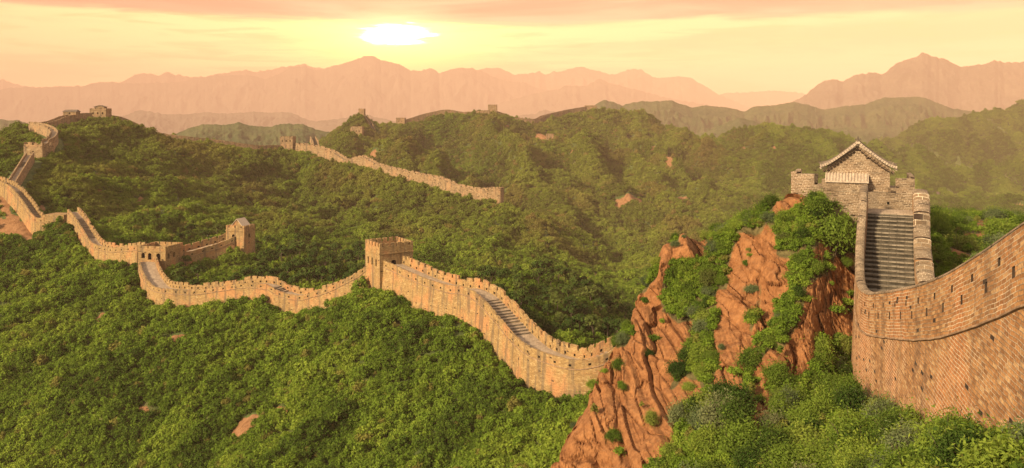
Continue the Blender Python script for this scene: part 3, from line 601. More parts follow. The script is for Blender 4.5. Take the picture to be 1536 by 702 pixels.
# --- the rocky hill under the near wall
PXn, LDn = make_grid(770, 1790, 800, 17, 132, 900)
Dn = np.exp(LDn); tn = Surf(NEARPTS, 0.02)(PXn, LDn)
Xn = (PXn - HX) / F * Dn; Yn = Dn.copy(); Zn = tn * Dn
flatten(Xn, Yn, Zn, 'near')
def poly_mask(px, py, poly):
    inside = np.zeros(px.shape, bool); n = len(poly)
    for i in range(n):
        x0, y0 = poly[i]; x1, y1 = poly[(i + 1) % n]
        c = ((y0 > py) != (y1 > py)) & (px < (x1 - x0) * (py - y0) / (y1 - y0 + 1e-9) + x0); inside ^= c
    return inside
ROCKS = [[(838,712),(850,668),(880,600),(915,540),(940,505),(985,485),(1030,500),(1018,545),(1005,600),(990,660),(970,700),(900,720)],
         [(940,520),(955,470),(975,425),(1005,372),(1030,352),(1055,366),(1035,395),(1000,420),(985,460),(975,500)],
         [(1115,352),(1140,348),(1165,368),(1140,430),(1122,480),(1118,540),(1100,580),(1066,575),(1072,510),(1082,440),(1098,385)],
         [(1160,395),(1190,410),(1165,470),(1140,520),(1130,560),(1120,540),(1145,450)],
         [(1262,410),(1285,400),(1280,520),(1225,530),(1190,570),(1150,625),(1115,640),(1120,600),(1160,540),(1205,480),(1215,440)],
         [(1158,322),(1180,305),(1212,304),(1212,316),(1180,326)],
         [(1200,366),(1250,358),(1262,378),(1240,390),(1208,388)],[(1015,600),(1040,585),(1050,620),(1010,670),(1000,650)],
         [(1440,345),(1475,335),(1490,350),(1460,362)],[(1410,385),(1440,370),(1452,388),(1425,400)]]
pxn = HX + F * Xn / Yn + 22 * fbm(Xn / 2.2, Zn / 3.0, 5, 71, 0.6) ; pyn = HY - F * Zn / Yn + 34 * fbm(Xn / 2.2 + 9, Zn / 3.0, 5, 72, 0.65)
rock_n = np.zeros_like(Xn)
ROCKS = [[(sum(a for a, _ in pl) / len(pl) * -0.14 + x * 1.14, sum(b for _, b in pl) / len(pl) * -0.14 + y * 1.14) for x, y in pl] for pl in ROCKS]
for pl in ROCKS: rock_n = np.maximum(rock_n, poly_mask(pxn, pyn, pl).astype(float))
def blur(a, k):
    ker = np.ones(2 * k + 1) / (2 * k + 1)
    for ax in (0, 1): a = np.apply_along_axis(lambda r: np.convolve(np.pad(r, k, mode='edge'), ker, 'valid'), ax, a)
    return a
rock_s = blur(rock_n, 4)
# leaning slabs: ridges run steeply down to the left
cc = Xn - 0.42 * Zn * -1.0 * -1.0
cc = Xn * 0.94 + Zn * -0.34
al = Xn * 0.34 + Zn * 0.94
cl = sstep(Dn, 40, 55) * (1 - sstep(PXn, 1275, 1300)) * (1 - sstep(Dn, 84, 95))
slab = ridged(cc / 3.4 + 0.45 * fbm(al / 6, cc / 4, 3, 81), al / 14, 4, 83, 0.5)
crack = np.abs(pnoise(cc / 1.3 + 0.6 * pnoise(al / 3, cc / 2, 85), al / 7.0, 86)); crack = 1 - sstep(crack, 0.0, 0.09)
rough = fbm(Xn / 1.1, Zn / 1.1 + Yn / 2, 4, 87, 0.55)
strata = fbm(cc / 3, al / 0.7, 3, 88)
cu = cc / 1.1 + 0.8 * pnoise(al / 4, cc / 4, 401); cvv = al / 2.1 + 0.8 * pnoise(cc / 3, al / 3, 402)
blocks = (_perm[(np.floor(cu).astype(int) * 7 + np.floor(cvv + 0.5 * (np.floor(cu) % 2)).astype(int) * 131) & 1023] / 1023.0 - 0.5)
blocks = blocks * np.clip(np.minimum(np.minimum(cu % 1, 1 - cu % 1), np.minimum(cvv % 1, 1 - cvv % 1)) * 12, 0, 1)
def facets(x, y, seed, tilt):
    xi, yi = np.floor(x).astype(int), np.floor(y).astype(int); best = np.full(x.shape, 9e9); out = np.zeros(x.shape); sec = np.full(x.shape, 9e9)
    for ox in (-1, 0, 1):
        for oy in (-1, 0, 1):
            cx_, cy_ = xi + ox, yi + oy
            h1 = _perm[(_perm[(cx_ + seed * 17) & 1023] + cy_) & 1023]; h2 = _perm[(h1 + 311) & 1023]; h3 = _perm[(h1 + 77) & 1023]; h4 = _perm[(h2 + 91) & 1023]; h5 = _perm[(h3 + 19) & 1023]
            px_, py_ = cx_ + h1 / 1023.0, cy_ + h2 / 1023.0; d = np.hypot(x - px_, y - py_)
            val = (h3 / 1023.0 - 0.5) + tilt * ((h4 / 1023.0 - 0.5) * (x - px_) + (h5 / 1023.0 - 0.5) * (y - py_))
            k = d < best; sec = np.where(k, best, np.minimum(sec, d)); out = np.where(k, val, out); best = np.where(k, d, best)
    return out, sec - best
wx, wy = 0.5 * fbm(al / 4, cc / 4, 3, 411), 0.5 * fbm(cc / 4, al / 4, 3, 412)
fa, ea = facets(cc / 3.0 + wx, al / 7.5 + wy, 3, 1.6); fb, eb = facets(cc / 1.25 + wx * 2, al / 1.5 + wy * 2, 5, 1.7); fc_, ec = facets(cc / 0.45 + wx * 3, al / 0.7 + wy * 3, 6, 1.2)
crev = (1 - sstep(ea, 0, 0.10)) * 0.8 + (1 - sstep(eb, 0, 0.08)) * 0.30
disp = cl * (slab * 0.75 * (0.45 + 0.55 * rock_s) + rock_s * (fa * 1.3 + fb * 0.58 + fc_ * 0.20 + 0.16 * rough - 0.65 * crev)) + 0.15 * fbm(Xn / 2.5, Yn / 2.5, 3, 89)
Xn = Xn - disp * 0.42; Yn = Yn - disp * 0.72; Zn = Zn + disp * 0.50
rock_n = np.clip(rock_s + 0.0, 0, 1)
rh = grid_mesh('rocky_hill', Xn, Yn, Zn, (M_CLIFF,), {'rock': rock_n})
rh.data.polygons.foreach_set('use_smooth', np.zeros(len(rh.data.polygons), dtype=bool))

# --- plain valley sheet under everything
me = bpy.data.meshes.new('valley_floor')
me.from_pydata([(-14000, -140, -330), (14000, -140, -330), (14000, 15300, -330), (-14000, 15300, -330)], [], [(0, 1, 2, 3)]); me.update()
o = link('valley_floor', me, None, (M_FAR,)); o['kind'] = 'structure'

# --- the far ranges
def far_range(pts, D, material, seed, drop=0.085, run=0.13, rough=1.0, curve=0.0, spur=1.0):
    pts = sorted(pts); px = np.arange(pts[0][0], pts[-1][0] + 0.1, 1.6)
    py = np.interp(px, [p[0] for p in pts], [p[1] for p in pts])
    k = np.array([0.25, 0.5, 0.25]); py = np.convolve(np.pad(py, 1, mode='edge'), k, 'valid')
    py = py + rough * (fbm(px / 22, px * 0 + seed, 4, seed) * 2.6 + ridged(px / 11, px * 0 + seed, 4, seed + 3, 0.6) * 1.9 - 1.2)
    rows = np.concatenate([-np.linspace(1, 0, 46) ** 1.5, np.linspace(0, 1, 12)[1:] ** 1.3])
    PXX, RR = np.meshgrid(px, rows)
    DD = D * (1 + RR * run); zr = np.interp(px, px, (HY - py) / F * D)[None, :]
    prof = np.where(RR < 0, (np.abs(RR)) ** 0.85, RR * 0.9)
    X = (PXX - HX) / F * DD; Z = zr - prof * drop * D
    scl = D * 0.02
    Z = Z + spur * sstep(np.abs(RR), 0, 0.25) * D * 0.006 * (ridged(X / scl + 0.7 * fbm(X / scl / 2, DD / scl / 2, 3, seed + 9), (DD + seed * 999) / (scl * 1.6), 5, seed) - 0.3)
    Y = DD; Z = np.maximum(Z, -332.0)
    return grid_mesh('mountains', X, Y, Z, (material,), {})
# wooded hills right of centre, and the small hills at left
far_range([(870,175),(890,158),(906,149),(920,152),(934,158),(950,153),(962,151),(983,152),(1006,149),(1020,155),(1037,160),(1060,157),(1087,160),(1118,166),(1133,159),(1168,156),(1191,152),(1210,156),(1237,164),(1264,159),(1298,156),(1312,150),(1329,145),(1350,146),(1375,143.5),(1390,147),(1402,152),(1429,162),(1464,167),(1500,172),(1560,180),(1650,190)], 2600, M_FAR, 5, 0.10, 0.25, 0.5, spur=1.8)
far_range([(1020,210),(1060,196),(1085,185),(1110,176),(1128,180),(1145,187),(1180,198),(1220,206)], 2000, M_FAR, 9, 0.05, 0.12, 0.4)
far_range([(1200,212),(1245,194),(1270,190),(1300,192),(1325,193),(1360,205),(1400,215)], 2000, M_FAR, 12, 0.05, 0.12, 0.4)
far_range([(225,212),(264,200),(285,191),(305,185),(322,186),(338,187),(359,182.5),(376,188),(403,190),(426,184.5),(440,186),(454,184.5),(474,194),(508,199),(540,206),(580,212)], 1700, M_FAR, 15, 0.06, 0.15, 0.5)
far_range([(-80,188),(-30,182),(0,178),(14,181),(27,179),(37,183),(60,190),(100,200)], 2700, M_FAR, 16, 0.05, 0.10, 0.5)
far_range([(150,178),(190,172),(206,165),(222,166),(237,168),(244,171),(288,170),(308,167),(338,170),(372,167),(406,168),(437,168),(454,176),(480,183),(530,190)], 6500, M_MOUNT, 18, 0.05, 0.08, 0.6)
far_range([(440,192),(480,180),(520,176),(545,170),(580,178),(620,186)], 6000, M_MOUNT, 19, 0.05, 0.08, 0.6)
far_range([(740,182),(780,172),(805,169),(818,163),(836,168),(870,176),(900,180)], 6500, M_MOUNT, 20, 0.05, 0.08, 0.6)
far_range([(1080,190),(1130,178),(1170,160),(1206,143),(1229,123.5),(1248,117),(1264,121.5),(1283,111),(1297,110),(1310,108),(1325,111),(1345,93),(1360,88),(1373,85),(1383,77),(1392,81),(1402,85),(1421,89),(1439,98.5),(1455,98),(1471,96.5),(1491,89.6),(1506,92.7),(1536,91),(1600,82),(1700,90),(1800,110)], 5200, M_MOUNT, 23, 0.085, 0.12, 0.7)
far_range([(690,175),(760,150),(800,140),(839,132),(846,128),(879,128),(900,117),(917,124),(944,131),(978,140),(1020,150),(1060,156),(1110,168)], 9500, M_MOUNT, 25, 0.07, 0.08, 0.7)
far_range([(-120,128),(-40,134),(0,133),(34,129),(68,129),(95,128),(118,128),(156,121),(179,123),(203,124),(264,122),(294,116),(325,112),(372,111),(399,117.5),(410,114),(437,99),(457,99),(474,104),(490,101),(500,97),(517,94),(531,89),(544,83),(560,82),(571,89),(585,91),(602,97),(615,104),(629,104),(649,101),(659,109),(683,101),(710,101),(724,106),(744,116),(764,121),(785,123),(805,131),(850,140),(900,152),(960,170)], 11000, M_MOUNT, 27, 0.09, 0.11, 0.8)
far_range([(120,135),(179,123),(203,110),(217,108),(237,112),(252,106),(261,111),(271,110),(291,116),(338,107),(369,104),(386,107),(426,98),(457,96),(500,104),(640,108),(700,107),(724,102),(730,99),(751,101),(768,110),(798,109),(807,106),(818,110),(846,104),(866,99),(883,101),(906,107),(923,110),(944,103),(961,103),(984,116),(1006,114),(1037,115),(1056,127),(1075,139),(1102,150),(1125,160),(1160,172)], 12400, M_MOUNT, 29, 0.08, 0.08, 0.9)
far_range([(-120,118),(0,117),(20,124),(60,132),(110,140),(700,150),(1040,150),(1087,139),(1133,136),(1179,135),(1206,140),(1250,150),(1400,150),(1600,140)], 14000, M_MOUNT, 33, 0.07, 0.06, 0.8)

# ------------------------------------------------------------------ walls
def parapet(mb, O, I, zb, zt, segh, gap, s, vtop=True, holes=None, hd=0.3):
    """a continuous strip: O/I outer and inner plan points, zb base, zt full top, segh[i] lowering of segment i"""
    n = len(O)
    for i in range(n - 1):
        lo = segh[i]
        for (A, B, sg) in ((O, None, 1), (I, None, -1)):
            p0, p1 = A[i], A[i + 1]; t0, t1 = zt[i] - lo, zt[i + 1] - lo
            u0, u1 = s[i], s[i + 1]; h0, h1 = t0 - zb[i], t1 - zb[i + 1]
            if holes is not None and holes[i] and sg == 1:
                a0, a1 = zb[i] + holes[i][0], zb[i + 1] + holes[i][0]; b0, b1 = zb[i] + holes[i][1], zb[i + 1] + holes[i][1]
                q0 = p0 + (I[i] - O[i]) * hd; q1 = p1 + (I[i + 1] - O[i + 1]) * hd
                mb.add([(*p0, zb[i]), (*p1, zb[i + 1]), (*p1, a1), (*p0, a0)], [(u0, 0), (u1, 0), (u1, holes[i][0]), (u0, holes[i][0])])
                mb.add([(*p0, b0), (*p1, b1), (*p1, t1), (*p0, t0)], [(u0, holes[i][1]), (u1, holes[i][1]), (u1, h1), (u0, h0)])
                mb.add([(*q0, a0), (*q1, a1), (*q1, b1), (*q0, b0)], [(0, 0)] * 4, 1)
                mb.add([(*p0, a0), (*p1, a1), (*q1, a1), (*q0, a0)], [(0, 0)] * 4); mb.add([(*p0, b0), (*q0, b0), (*q1, b1), (*p1, b1)], [(0, 0)] * 4)
                mb.add([(*p0, a0), (*q0, a0), (*q0, b0), (*p0, b0)], [(0, 0)] * 4); mb.add([(*p1, a1), (*p1, b1), (*q1, b1), (*q1, a1)], [(0, 0)] * 4)
            else:
                mb.add([(*p0, zb[i]), (*p1, zb[i + 1]), (*p1, t1), (*p0, t0)], [(u0, 0), (u1, 0), (u1, h1), (u0, h0)])
        t0, t1 = zt[i] - lo, zt[i + 1] - lo
        mb.add([(*O[i], t0), (*O[i + 1], t1), (*I[i + 1], t1), (*I[i], t0)], [(s[i], 0), (s[i + 1], 0), (s[i + 1], 0.4), (s[i], 0.4)])
        if i + 1 < n - 1 and abs(segh[i + 1] - lo) > 1e-4:
            a, b = sorted((zt[i + 1] - lo, zt[i + 1] - segh[i + 1]))
            mb.add([(*O[i + 1], a), (*I[i + 1], a), (*I[i + 1], b), (*O[i + 1], b)], [(0, 0), (0.5, 0), (0.5, b - a), (0, b - a)])
    for i, e in ((0, 0), (n - 1, n - 2)):
        t = zt[i] - segh[e]; mb.add([(*O[i], zb[i]), (*I[i], zb[i]), (*I[i], t), (*O[i], t)], [(0, 0), (0.5, 0), (0.5, 1.5), (0, 1.5)])

MATS = {'near': M_BRICK_NEAR, 'mid': M_BRICK_MID, 'far': M_BRICK_FAR}
def build_wall(w):
    top, s, n2d = w['top'], w['s'], w['n']; N = len(top); near = w['mat'] == 'near'
    m = MATS[w['mat']]
    base = w['mid'][len(w['mid']) // 2]
    root = empty('brick_wall', (base[0], base[1], base[2] - w['H']), w['label'], 'wall', 'sections of the great wall')
    A = top[:, :2]; Wd = w['w']; t = w['t']
    Bi = A + n2d * t; C = A + n2d * (Wd - t); E = A + n2d * Wd
    zd = top[:, 2] - w['hp']
    # deck with steps where it is steep
    sl = np.abs(np.gradient(zd, s)); k = max(1, int(1.5 / w['ds'])); ker = np.ones(2 * k + 1) / (2 * k + 1)
    sl = np.convolve(np.pad(sl, k, mode='edge'), ker, 'valid')
    st = MB(); dk = MB(); rise = 0.27 if near else (0.30 if w['mat'] == 'mid' else 0.4)
    def zq(v): return math.floor(v / rise) * rise
    def rowpts(i, z): return (*Bi[i], z), (*C[i], z)
    wd = Wd - 2 * t
    jr = random.Random(4)
    def nose(i, z, sg):       # worn tread edge standing proud of the riser
        k_ = 7; back = Bi[i - 1] - Bi[i]; back = back / (np.linalg.norm(back) + 1e-9)
        for q in range(k_):
            p0 = Bi[i] + (C[i] - Bi[i]) * (q + 0.02) / k_; p1 = Bi[i] + (C[i] - Bi[i]) * (q + 0.98) / k_
            o_ = back * jr.uniform(0.03, 0.08); dz_ = jr.uniform(0.004, 0.02); th_ = jr.uniform(0.06, 0.10)
            f0, f1, b0, b1 = p0 + o_, p1 + o_, p0 - back * 0.12, p1 - back * 0.12
            st.add([(*f0, z + dz_), (*f1, z + dz_), (*b1, z + dz_), (*b0, z + dz_)], [(0, 0), (1, 0), (1, .2), (0, .2)])
            st.add([(*f0, z - th_), (*f1, z - th_), (*f1, z + dz_), (*f0, z + dz_)], [(0, 0), (1, 0), (1, .1), (0, .1)])
            st.add([(*f0, z - th_), (*p0, z - th_), (*p1, z - th_), (*f1, z - th_)], [(0, 0)] * 4, 1)
    for i in range(N - 1):
        if sl[i] > 0.24 and w.get('steps', 1 if near else 0):
            zz = zq((zd[i] + zd[i + 1]) / 2)
            a, b = rowpts(i, zz); c, d = rowpts(i + 1, zz)
            st.add([a, c, d, b], [(0, s[i]), (0, s[i + 1]), (wd, s[i + 1]), (wd, s[i])])
            nx = zq((zd[i + 1] + zd[min(i + 2, N - 1)]) / 2) if (i + 1 < N - 1 and sl[i + 1] > 0.24) else zd[i + 1]
            if abs(nx - zz) > 1e-3:
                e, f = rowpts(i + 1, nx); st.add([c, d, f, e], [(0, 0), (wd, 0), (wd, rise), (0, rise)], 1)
                if near and nx > zz: nose(i + 1, nx, -1)
            if i == 0 or not sl[i - 1] > 0.24:
                e, f = rowpts(i, zd[i]); st.add([a, b, f, e], [(0, 0), (wd, 0), (wd, rise), (0, rise)], 1)
        else:
            a, b = rowpts(i, zd[i]); c, d = rowpts(i + 1, zd[i + 1])
            dk.add([a, c, d, b], [(0, s[i]), (0, s[i + 1]), (wd, s[i + 1]), (wd, s[i])])
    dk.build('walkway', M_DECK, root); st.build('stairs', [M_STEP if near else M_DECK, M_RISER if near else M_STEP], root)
    # body
    bd = MB(); dep = w['dep']; dr = w['drop']
    for (L, sg) in ((A, -1), (E, 1)):
        lo = L + n2d * sg * dep * 0.07
        for i in range(N - 1):
            z0, z1 = zd[i] - dr, zd[i + 1] - dr
            for (fa, fb) in ((0, 0.5), (0.5, 1.0)):
                pa0 = L[i] * (1 - fa) + lo[i] * fa; pa1 = L[i + 1] * (1 - fa) + lo[i + 1] * fa
                pb0 = L[i] * (1 - fb) + lo[i] * fb; pb1 = L[i + 1] * (1 - fb) + lo[i + 1] * fb
                bd.add([(*pb0, z0 - dep * fb), (*pb1, z1 - dep * fb), (*pa1, z1 - dep * fa), (*pa0, z0 - dep * fa)],
                       [(s[i], z0 - dep * fb), (s[i + 1], z1 - dep * fb), (s[i + 1], z1 - dep * fa), (s[i], z0 - dep * fa)])
    for i in range(N - 1):
        bd.add([(*A[i], zd[i] - dr), (*A[i + 1], zd[i + 1] - dr), (*E[i + 1], zd[i + 1] - dr), (*E[i], zd[i] - dr)], [(0, 0)] * 4)
    for i in (0, N - 1):
        lo0 = A[i] - n2d[i] * dep * 0.07; lo1 = E[i] + n2d[i] * dep * 0.07; z = zd[i] - dr
        bd.add([(*lo0, z - dep), (*lo1, z - dep), (*E[i], z), (*A[i], z)], [(0, z - dep), (Wd, z - dep), (Wd, z), (0, z)])
    bd.build('wall_body', m, root)
    # parapets
    def pattern(cr, depth):
        out = np.zeros(N - 1)
        if cr:
            sm = (s[:-1] + s[1:]) / 2; ph = sm % cr[0]; kk = (sm // cr[0]).astype(int); jr_ = random.Random(len(s) + int(Wd * 10))
            low_ = [0.0 if jr_.random() < 0.6 else (jr_.uniform(0.05, 0.28) if jr_.random() < 0.8 else depth * 0.8) for _ in range(kk.max() + 1)]; wv = [jr_.uniform(0.7, 1.4) for _ in low_]
            out = np.array([depth if p_ < cr[1] * wv[k_] else low_[k_] for p_, k_ in zip(ph, kk)])
        return out
    def holes_for(per, zlo, zhi, off):
        hs = [None] * (N - 1); nxt = off; prev = -9
        for i in range(N - 1):
            if s[i] >= nxt and sl[i] < 0.7: hs[i] = (zlo, zhi); nxt += per
        return hs
    rnd = random.Random(len(w['key']))
    zn = top[:, 2].copy(); zf = zd + w['hf']
    if not near:
        j = np.array([rnd.gauss(0, 0.07) for _ in range(N)]); zn = zn + j; zf = zf + np.array([rnd.gauss(0, 0.08) for _ in range(N)])
    hn = hf = None
    if near: hn = holes_for(3.1, 1.05, 1.45, 0.8); h2_ = holes_for(3.1, 1.75, 2.05, 2.4); hn = [a_ or b_ for a_, b_ in zip(hn, h2_)]
    elif w['mat'] == 'mid': hn = holes_for(3.2, 0.35, 0.75, 1.0); hf = holes_for(2.6 if not w.get('crf') else w['crf'][0], 0.5, 1.0, 1.4)
    pn = MB(); parapet(pn, A, Bi, zd - dr, zn, pattern(w.get('cr'), 0.7), 0, s, holes=hn)
    pn.build('parapet', [m, M_DARK], root)
    pf = MB()
    if near:
        ck = 3.1; mid_s = (np.floor(s / ck) + 0.55) * ck
        zm = np.interp(mid_s, s, zf); seg = np.where((s[:-1] % ck) < 0.32, 0.38, 0.0)
        zf = np.where(np.abs(np.gradient(zf, s)) > 0.25, zf * 0.55 + zm * 0.45 + 0.15, zf)
        C2 = E - n2d * 1.1
        parapet(pf, E, C2, zd - dr, zf, seg, 0, s)
    else:
        parapet(pf, C, E, zd - dr, zf, pattern(w.get('crf'), 0.75), 0, s, holes=hf)
    pf.build('parapet', [m, M_DARK], root)
    # string course
    sc = MB(); pr = 0.10 if near else 0.13; hh = 0.13 if near else 0.18; z_ = zd - dr
    prof = [(0.003, 0.0), (-pr * 0.8, 0.0), (-pr, -hh * 0.35), (-pr, -hh * 0.7), (0.003, -hh)]
    ww = np.zeros(N)
    if near: ww = 0.05 * pnoise(s / 1.4, s * 0 + 3.3, 9)
    if w['mat'] != 'far':
        for i in range(N - 1):
            for q in range(len(prof) - 1):
                (o0, h0), (o1, h1) = prof[q], prof[q + 1]
                sc.add([(*(A[i] + n2d[i] * o0), z_[i] + h0 + ww[i]), (*(A[i + 1] + n2d[i + 1] * o0), z_[i + 1] + h0 + ww[i + 1]), (*(A[i + 1] + n2d[i + 1] * o1), z_[i + 1] + h1 + ww[i + 1]), (*(A[i] + n2d[i] * o1), z_[i] + h1 + ww[i])],
                       [(s[i], q * .1), (s[i + 1], q * .1), (s[i + 1], q * .1 + .1), (s[i], q * .1 + .1)])
        sc.build('string_course', M_COPING, root)
    if near:      # rounded coping on both parapets
        def coping(O, I, zt, seg, skip):
            cp = MB(); K = 6
            for i in range(N - 1):
                lo = seg[i]
                for q in range(K):
                    a0, a1 = math.pi * q / K, math.pi * (q + 1) / K
                    def pt(j, a):
                        c_ = (O[j] + I[j]) / 2; r_ = (O[j] - I[j]) / 2 * 1.10
                        return (*(c_ + r_ * math.cos(a)), zt[j] - lo - 0.03 + 0.20 * math.sin(a))
                    cp.add([pt(i, a0), pt(i + 1, a0), pt(i + 1, a1), pt(i, a1)], [(q * .16, s[i]), (q * .16, s[i + 1]), (q * .16 + .16, s[i + 1]), (q * .16 + .16, s[i])])
                for (j, nb) in ((i, i - 1), (i + 1, i + 1)):
                    if nb < 0 or nb >= N - 1 or abs(seg[nb] - lo) > 1e-4:
                        cp.add([pt(j, math.pi * q / K) for q in range(K + 1)], [(0, 0)] * (K + 1))
            return cp
        coping(A, Bi, top[:, 2], np.zeros(N - 1), False).build('coping', M_BRICK_GATE, root)
        coping(C2, E, zf, seg, True).build('coping', M_BRICK_GATE, root)
    return root
for w in WALLS: build_wall(w)

# ------------------------------------------------------------------ towers
def face_open(mb, wn, p0, d, nin, Wd, z0, z1, ops, depth=0.6):
    p0 = np.asarray(p0, float); d = np.asarray(d, float); nin = np.asarray(nin, float)
    def q(x, z, k=0.0): v = p0 + d * x + nin * k; return (v[0], v[1], z)
    def rect(xa, xb, za, zb):
        if xb - xa > 1e-4 and zb - za > 1e-4: mb.add([q(xa, za), q(xb, za), q(xb, zb), q(xa, zb)], [(xa, za), (xb, za), (xb, zb), (xa, zb)])
    x = 0.0
    for (cx, zb, w, h) in sorted(ops):
        xl, xr = cx - w / 2, cx + w / 2; zs = z0 + zb + h - w / 2; zb = z0 + zb
        rect(x, xl, z0, z1); rect(xl, xr, z0, zb)
        arc = [(cx - w / 2 * math.cos(math.pi * k / 8), zs + w / 2 * math.sin(math.pi * k / 8)) for k in range(9)]
        for (a, b) in zip(arc[:-1], arc[1:]): mb.add([q(*a), q(*b), q(b[0], z1), q(a[0], z1)], [a, b, (b[0], z1), (a[0], z1)])
        out = [(xl, zb)] + arc + [(xr, zb)]
        for (a, b) in zip(out, out[1:] + out[:1]): mb.add([q(*a), q(*b), q(*b, depth), q(*a, depth)], [a, b, b, a])
        wb = MB(); wb.add([q(*a, depth * 0.97) for a in out], out); wn.append(wb); x = xr
    rect(x, Wd, z0, z1)

def gable_house(root, c, fx, fn, wd, dp, z0, hw, hr, mbrick, mtile):
    """small house: gable wall faces fn; fx runs along the gable"""
    c = np.asarray(c, float); fx = np.asarray(fx, float); fn = np.asarray(fn, float)
    b = MB()
    def q(x, y, z): v = c + fx * x + fn * y; return (v[0], v[1], z)
    a, e = wd / 2, dp / 2
    for sy in (1, -1):
        pts = [(-a, 0), (a, 0), (a, hw), (0, hw + hr), (-a, hw)]
        b.add([q(x, sy * e, z0 + z) for x, z in pts], pts)
    for sx in (1, -1):
        b.add([q(sx * a, -e, z0), q(sx * a, e, z0), q(sx * a, e, z0 + hw), q(sx * a, -e, z0 + hw)], [(0, 0), (dp, 0), (dp, hw), (0, hw)])
    hs = b.build('upper_house', mbrick, root)
    r = MB(); ov = 0.45; th = 0.18
    for sx in (1, -1):
        sl = hr / a; x1 = a + ov; zl = z0 + hw - ov * sl
        for yy in ((-e - 0.3, e + 0.3),):
            A_, B_ = q(0, yy[0], z0 + hw + hr + .03), q(0, yy[1], z0 + hw + hr + .03); C_, D_ = q(sx * x1, yy[1], zl + .03), q(sx * x1, yy[0], zl + .03)
            up = lambda p: (p[0], p[1], p[2] + th)
            r.add([up(A_), up(B_), up(C_), up(D_)], [(0, 0)] * 4); r.add([A_, B_, C_, D_], [(0, 0)] * 4)
            for (u, v) in ((B_, C_), (C_, D_), (D_, A_)): r.add([u, v, up(v), up(u)], [(0, 0)] * 4)
    ro = r.build('roof', mtile, root)
    return hs

def build_tower(t):
    cx, cyy, zt = t['c']; fn = np.array(t['n'], float); fn /= np.linalg.norm(fn); rx = np.array([-fn[1], fn[0]])  # to the viewer's right
    if rx[0] < 0: rx = -rx
    m = MATS[t['mat']]; wd, dp, h, par = t['w'], t['d'], t['h'], t['par']
    zr = zt - par; z0 = zt - h
    root = empty(t['name'], (cx, cyy, z0 + 1.2), t['label'], 'tower' if t['name'] == 'watchtower' else 'building', 'watchtowers and forts along the wall')
    c = np.array([cx, cyy]); P_ = lambda x, y: c + rx * x - fn * y          # y grows away from the viewer
    a, e = wd / 2, dp / 2
    b = MB(); wn = []
    face_open(b, wn, P_(-a, -e), rx, -fn, wd, z0 - 3, zr, [(o[0], o[1] + 3 - 1.2, o[2], o[3]) for o in t['front']])
    face_open(b, wn, P_(a, -e), -fn, -rx, dp, z0 - 3, zr, [(o[0], o[1] + 3 - 1.2, o[2], o[3]) for o in t['right']])
    face_open(b, wn, P_(a, e), -rx, fn, wd, z0 - 3, zr, []); face_open(b, wn, P_(-a, e), fn, rx, dp, z0 - 3, zr, [])
    b.add([(*P_(-a, -e), zr), (*P_(a, -e), zr), (*P_(a, e), zr), (*P_(-a, e), zr)], [(0, 0), (wd, 0), (wd, dp), (0, dp)])
    b.build('tower_body', m, root)
    for x in wn: x.build('window', M_DARK, root)
    # string course under the battlement
    sc = MB(); o_ = 0.16
    for (p, q_, L) in ((P_(0, -e - o_ / 2 - .002), rx, a + o_), (P_(0, e + o_ / 2 + .002), rx, a + o_)):
        sc.box((*p, zr - 0.12), (*(q_ * L), 0), (*(fn * o_ / 2), 0), (0, 0, 0.12))
    for sx in (-1, 1):
        sc.box((*P_(sx * (a + o_ / 2 + .002), 0), zr - 0.12), (*(rx * o_ / 2), 0), (*(fn * e), 0), (0, 0, 0.12))
    sc.build('string_course', m, root)
    # battlement: one closed strip
    cr = t['cr']; rnd = random.Random(int(abs(cx) * 10)); th = 0.5; O, I, segs = [], [], []
    for (p, q_, L) in (((-a, -e), (a, -e), wd), ((a, -e), (a, e), dp), ((a, e), (-a, e), wd), ((-a, e), (-a, -e), dp)):
        k = max(1, int(round(L / cr[0]))); per = L / k; g = cr[1]; cuts = [0.0]; lows = []
        for i in range(k):
            if g > 0:
                m0 = i * per + per / 2 - g / 2; cuts += [m0, m0 + g]; lows += [0, 1]
        lows.append(0); cuts.append(L)
        for i, lw in enumerate(lows):
            f = cuts[i] / L; x = p[0] + (q_[0] - p[0]) * f; y = p[1] + (q_[1] - p[1]) * f
            O.append(P_(x, y)); I.append(P_(x * (1 - 2 * th / wd), y * (1 - 2 * th / dp)))
            segs.append((min(0.9, par * 0.45) if lw else 0) + (rnd.random() ** 2 * par * 0.75 if t.get('ruin') else 0))
    O.append(O[0]); I.append(I[0]); n = len(O); s = np.concatenate([[0], np.cumsum(np.linalg.norm(np.diff(np.array(O), axis=0), axis=1))])
    bt = MB(); parapet(bt, O, I, np.full(n, zr), np.full(n, zt), segs, 0, s); bt.build('battlement', m, root)
    if t.get('house'):
        hw_, hd_, hh, hr = t['house']; gable_house(root, P_(0, 0), rx, fn, hw_, hd_, zr, hh, hr, m, M_TILE_LIGHT if t['mat'] == 'mid' else M_TILE)
for t in TOWERS: build_tower(t)

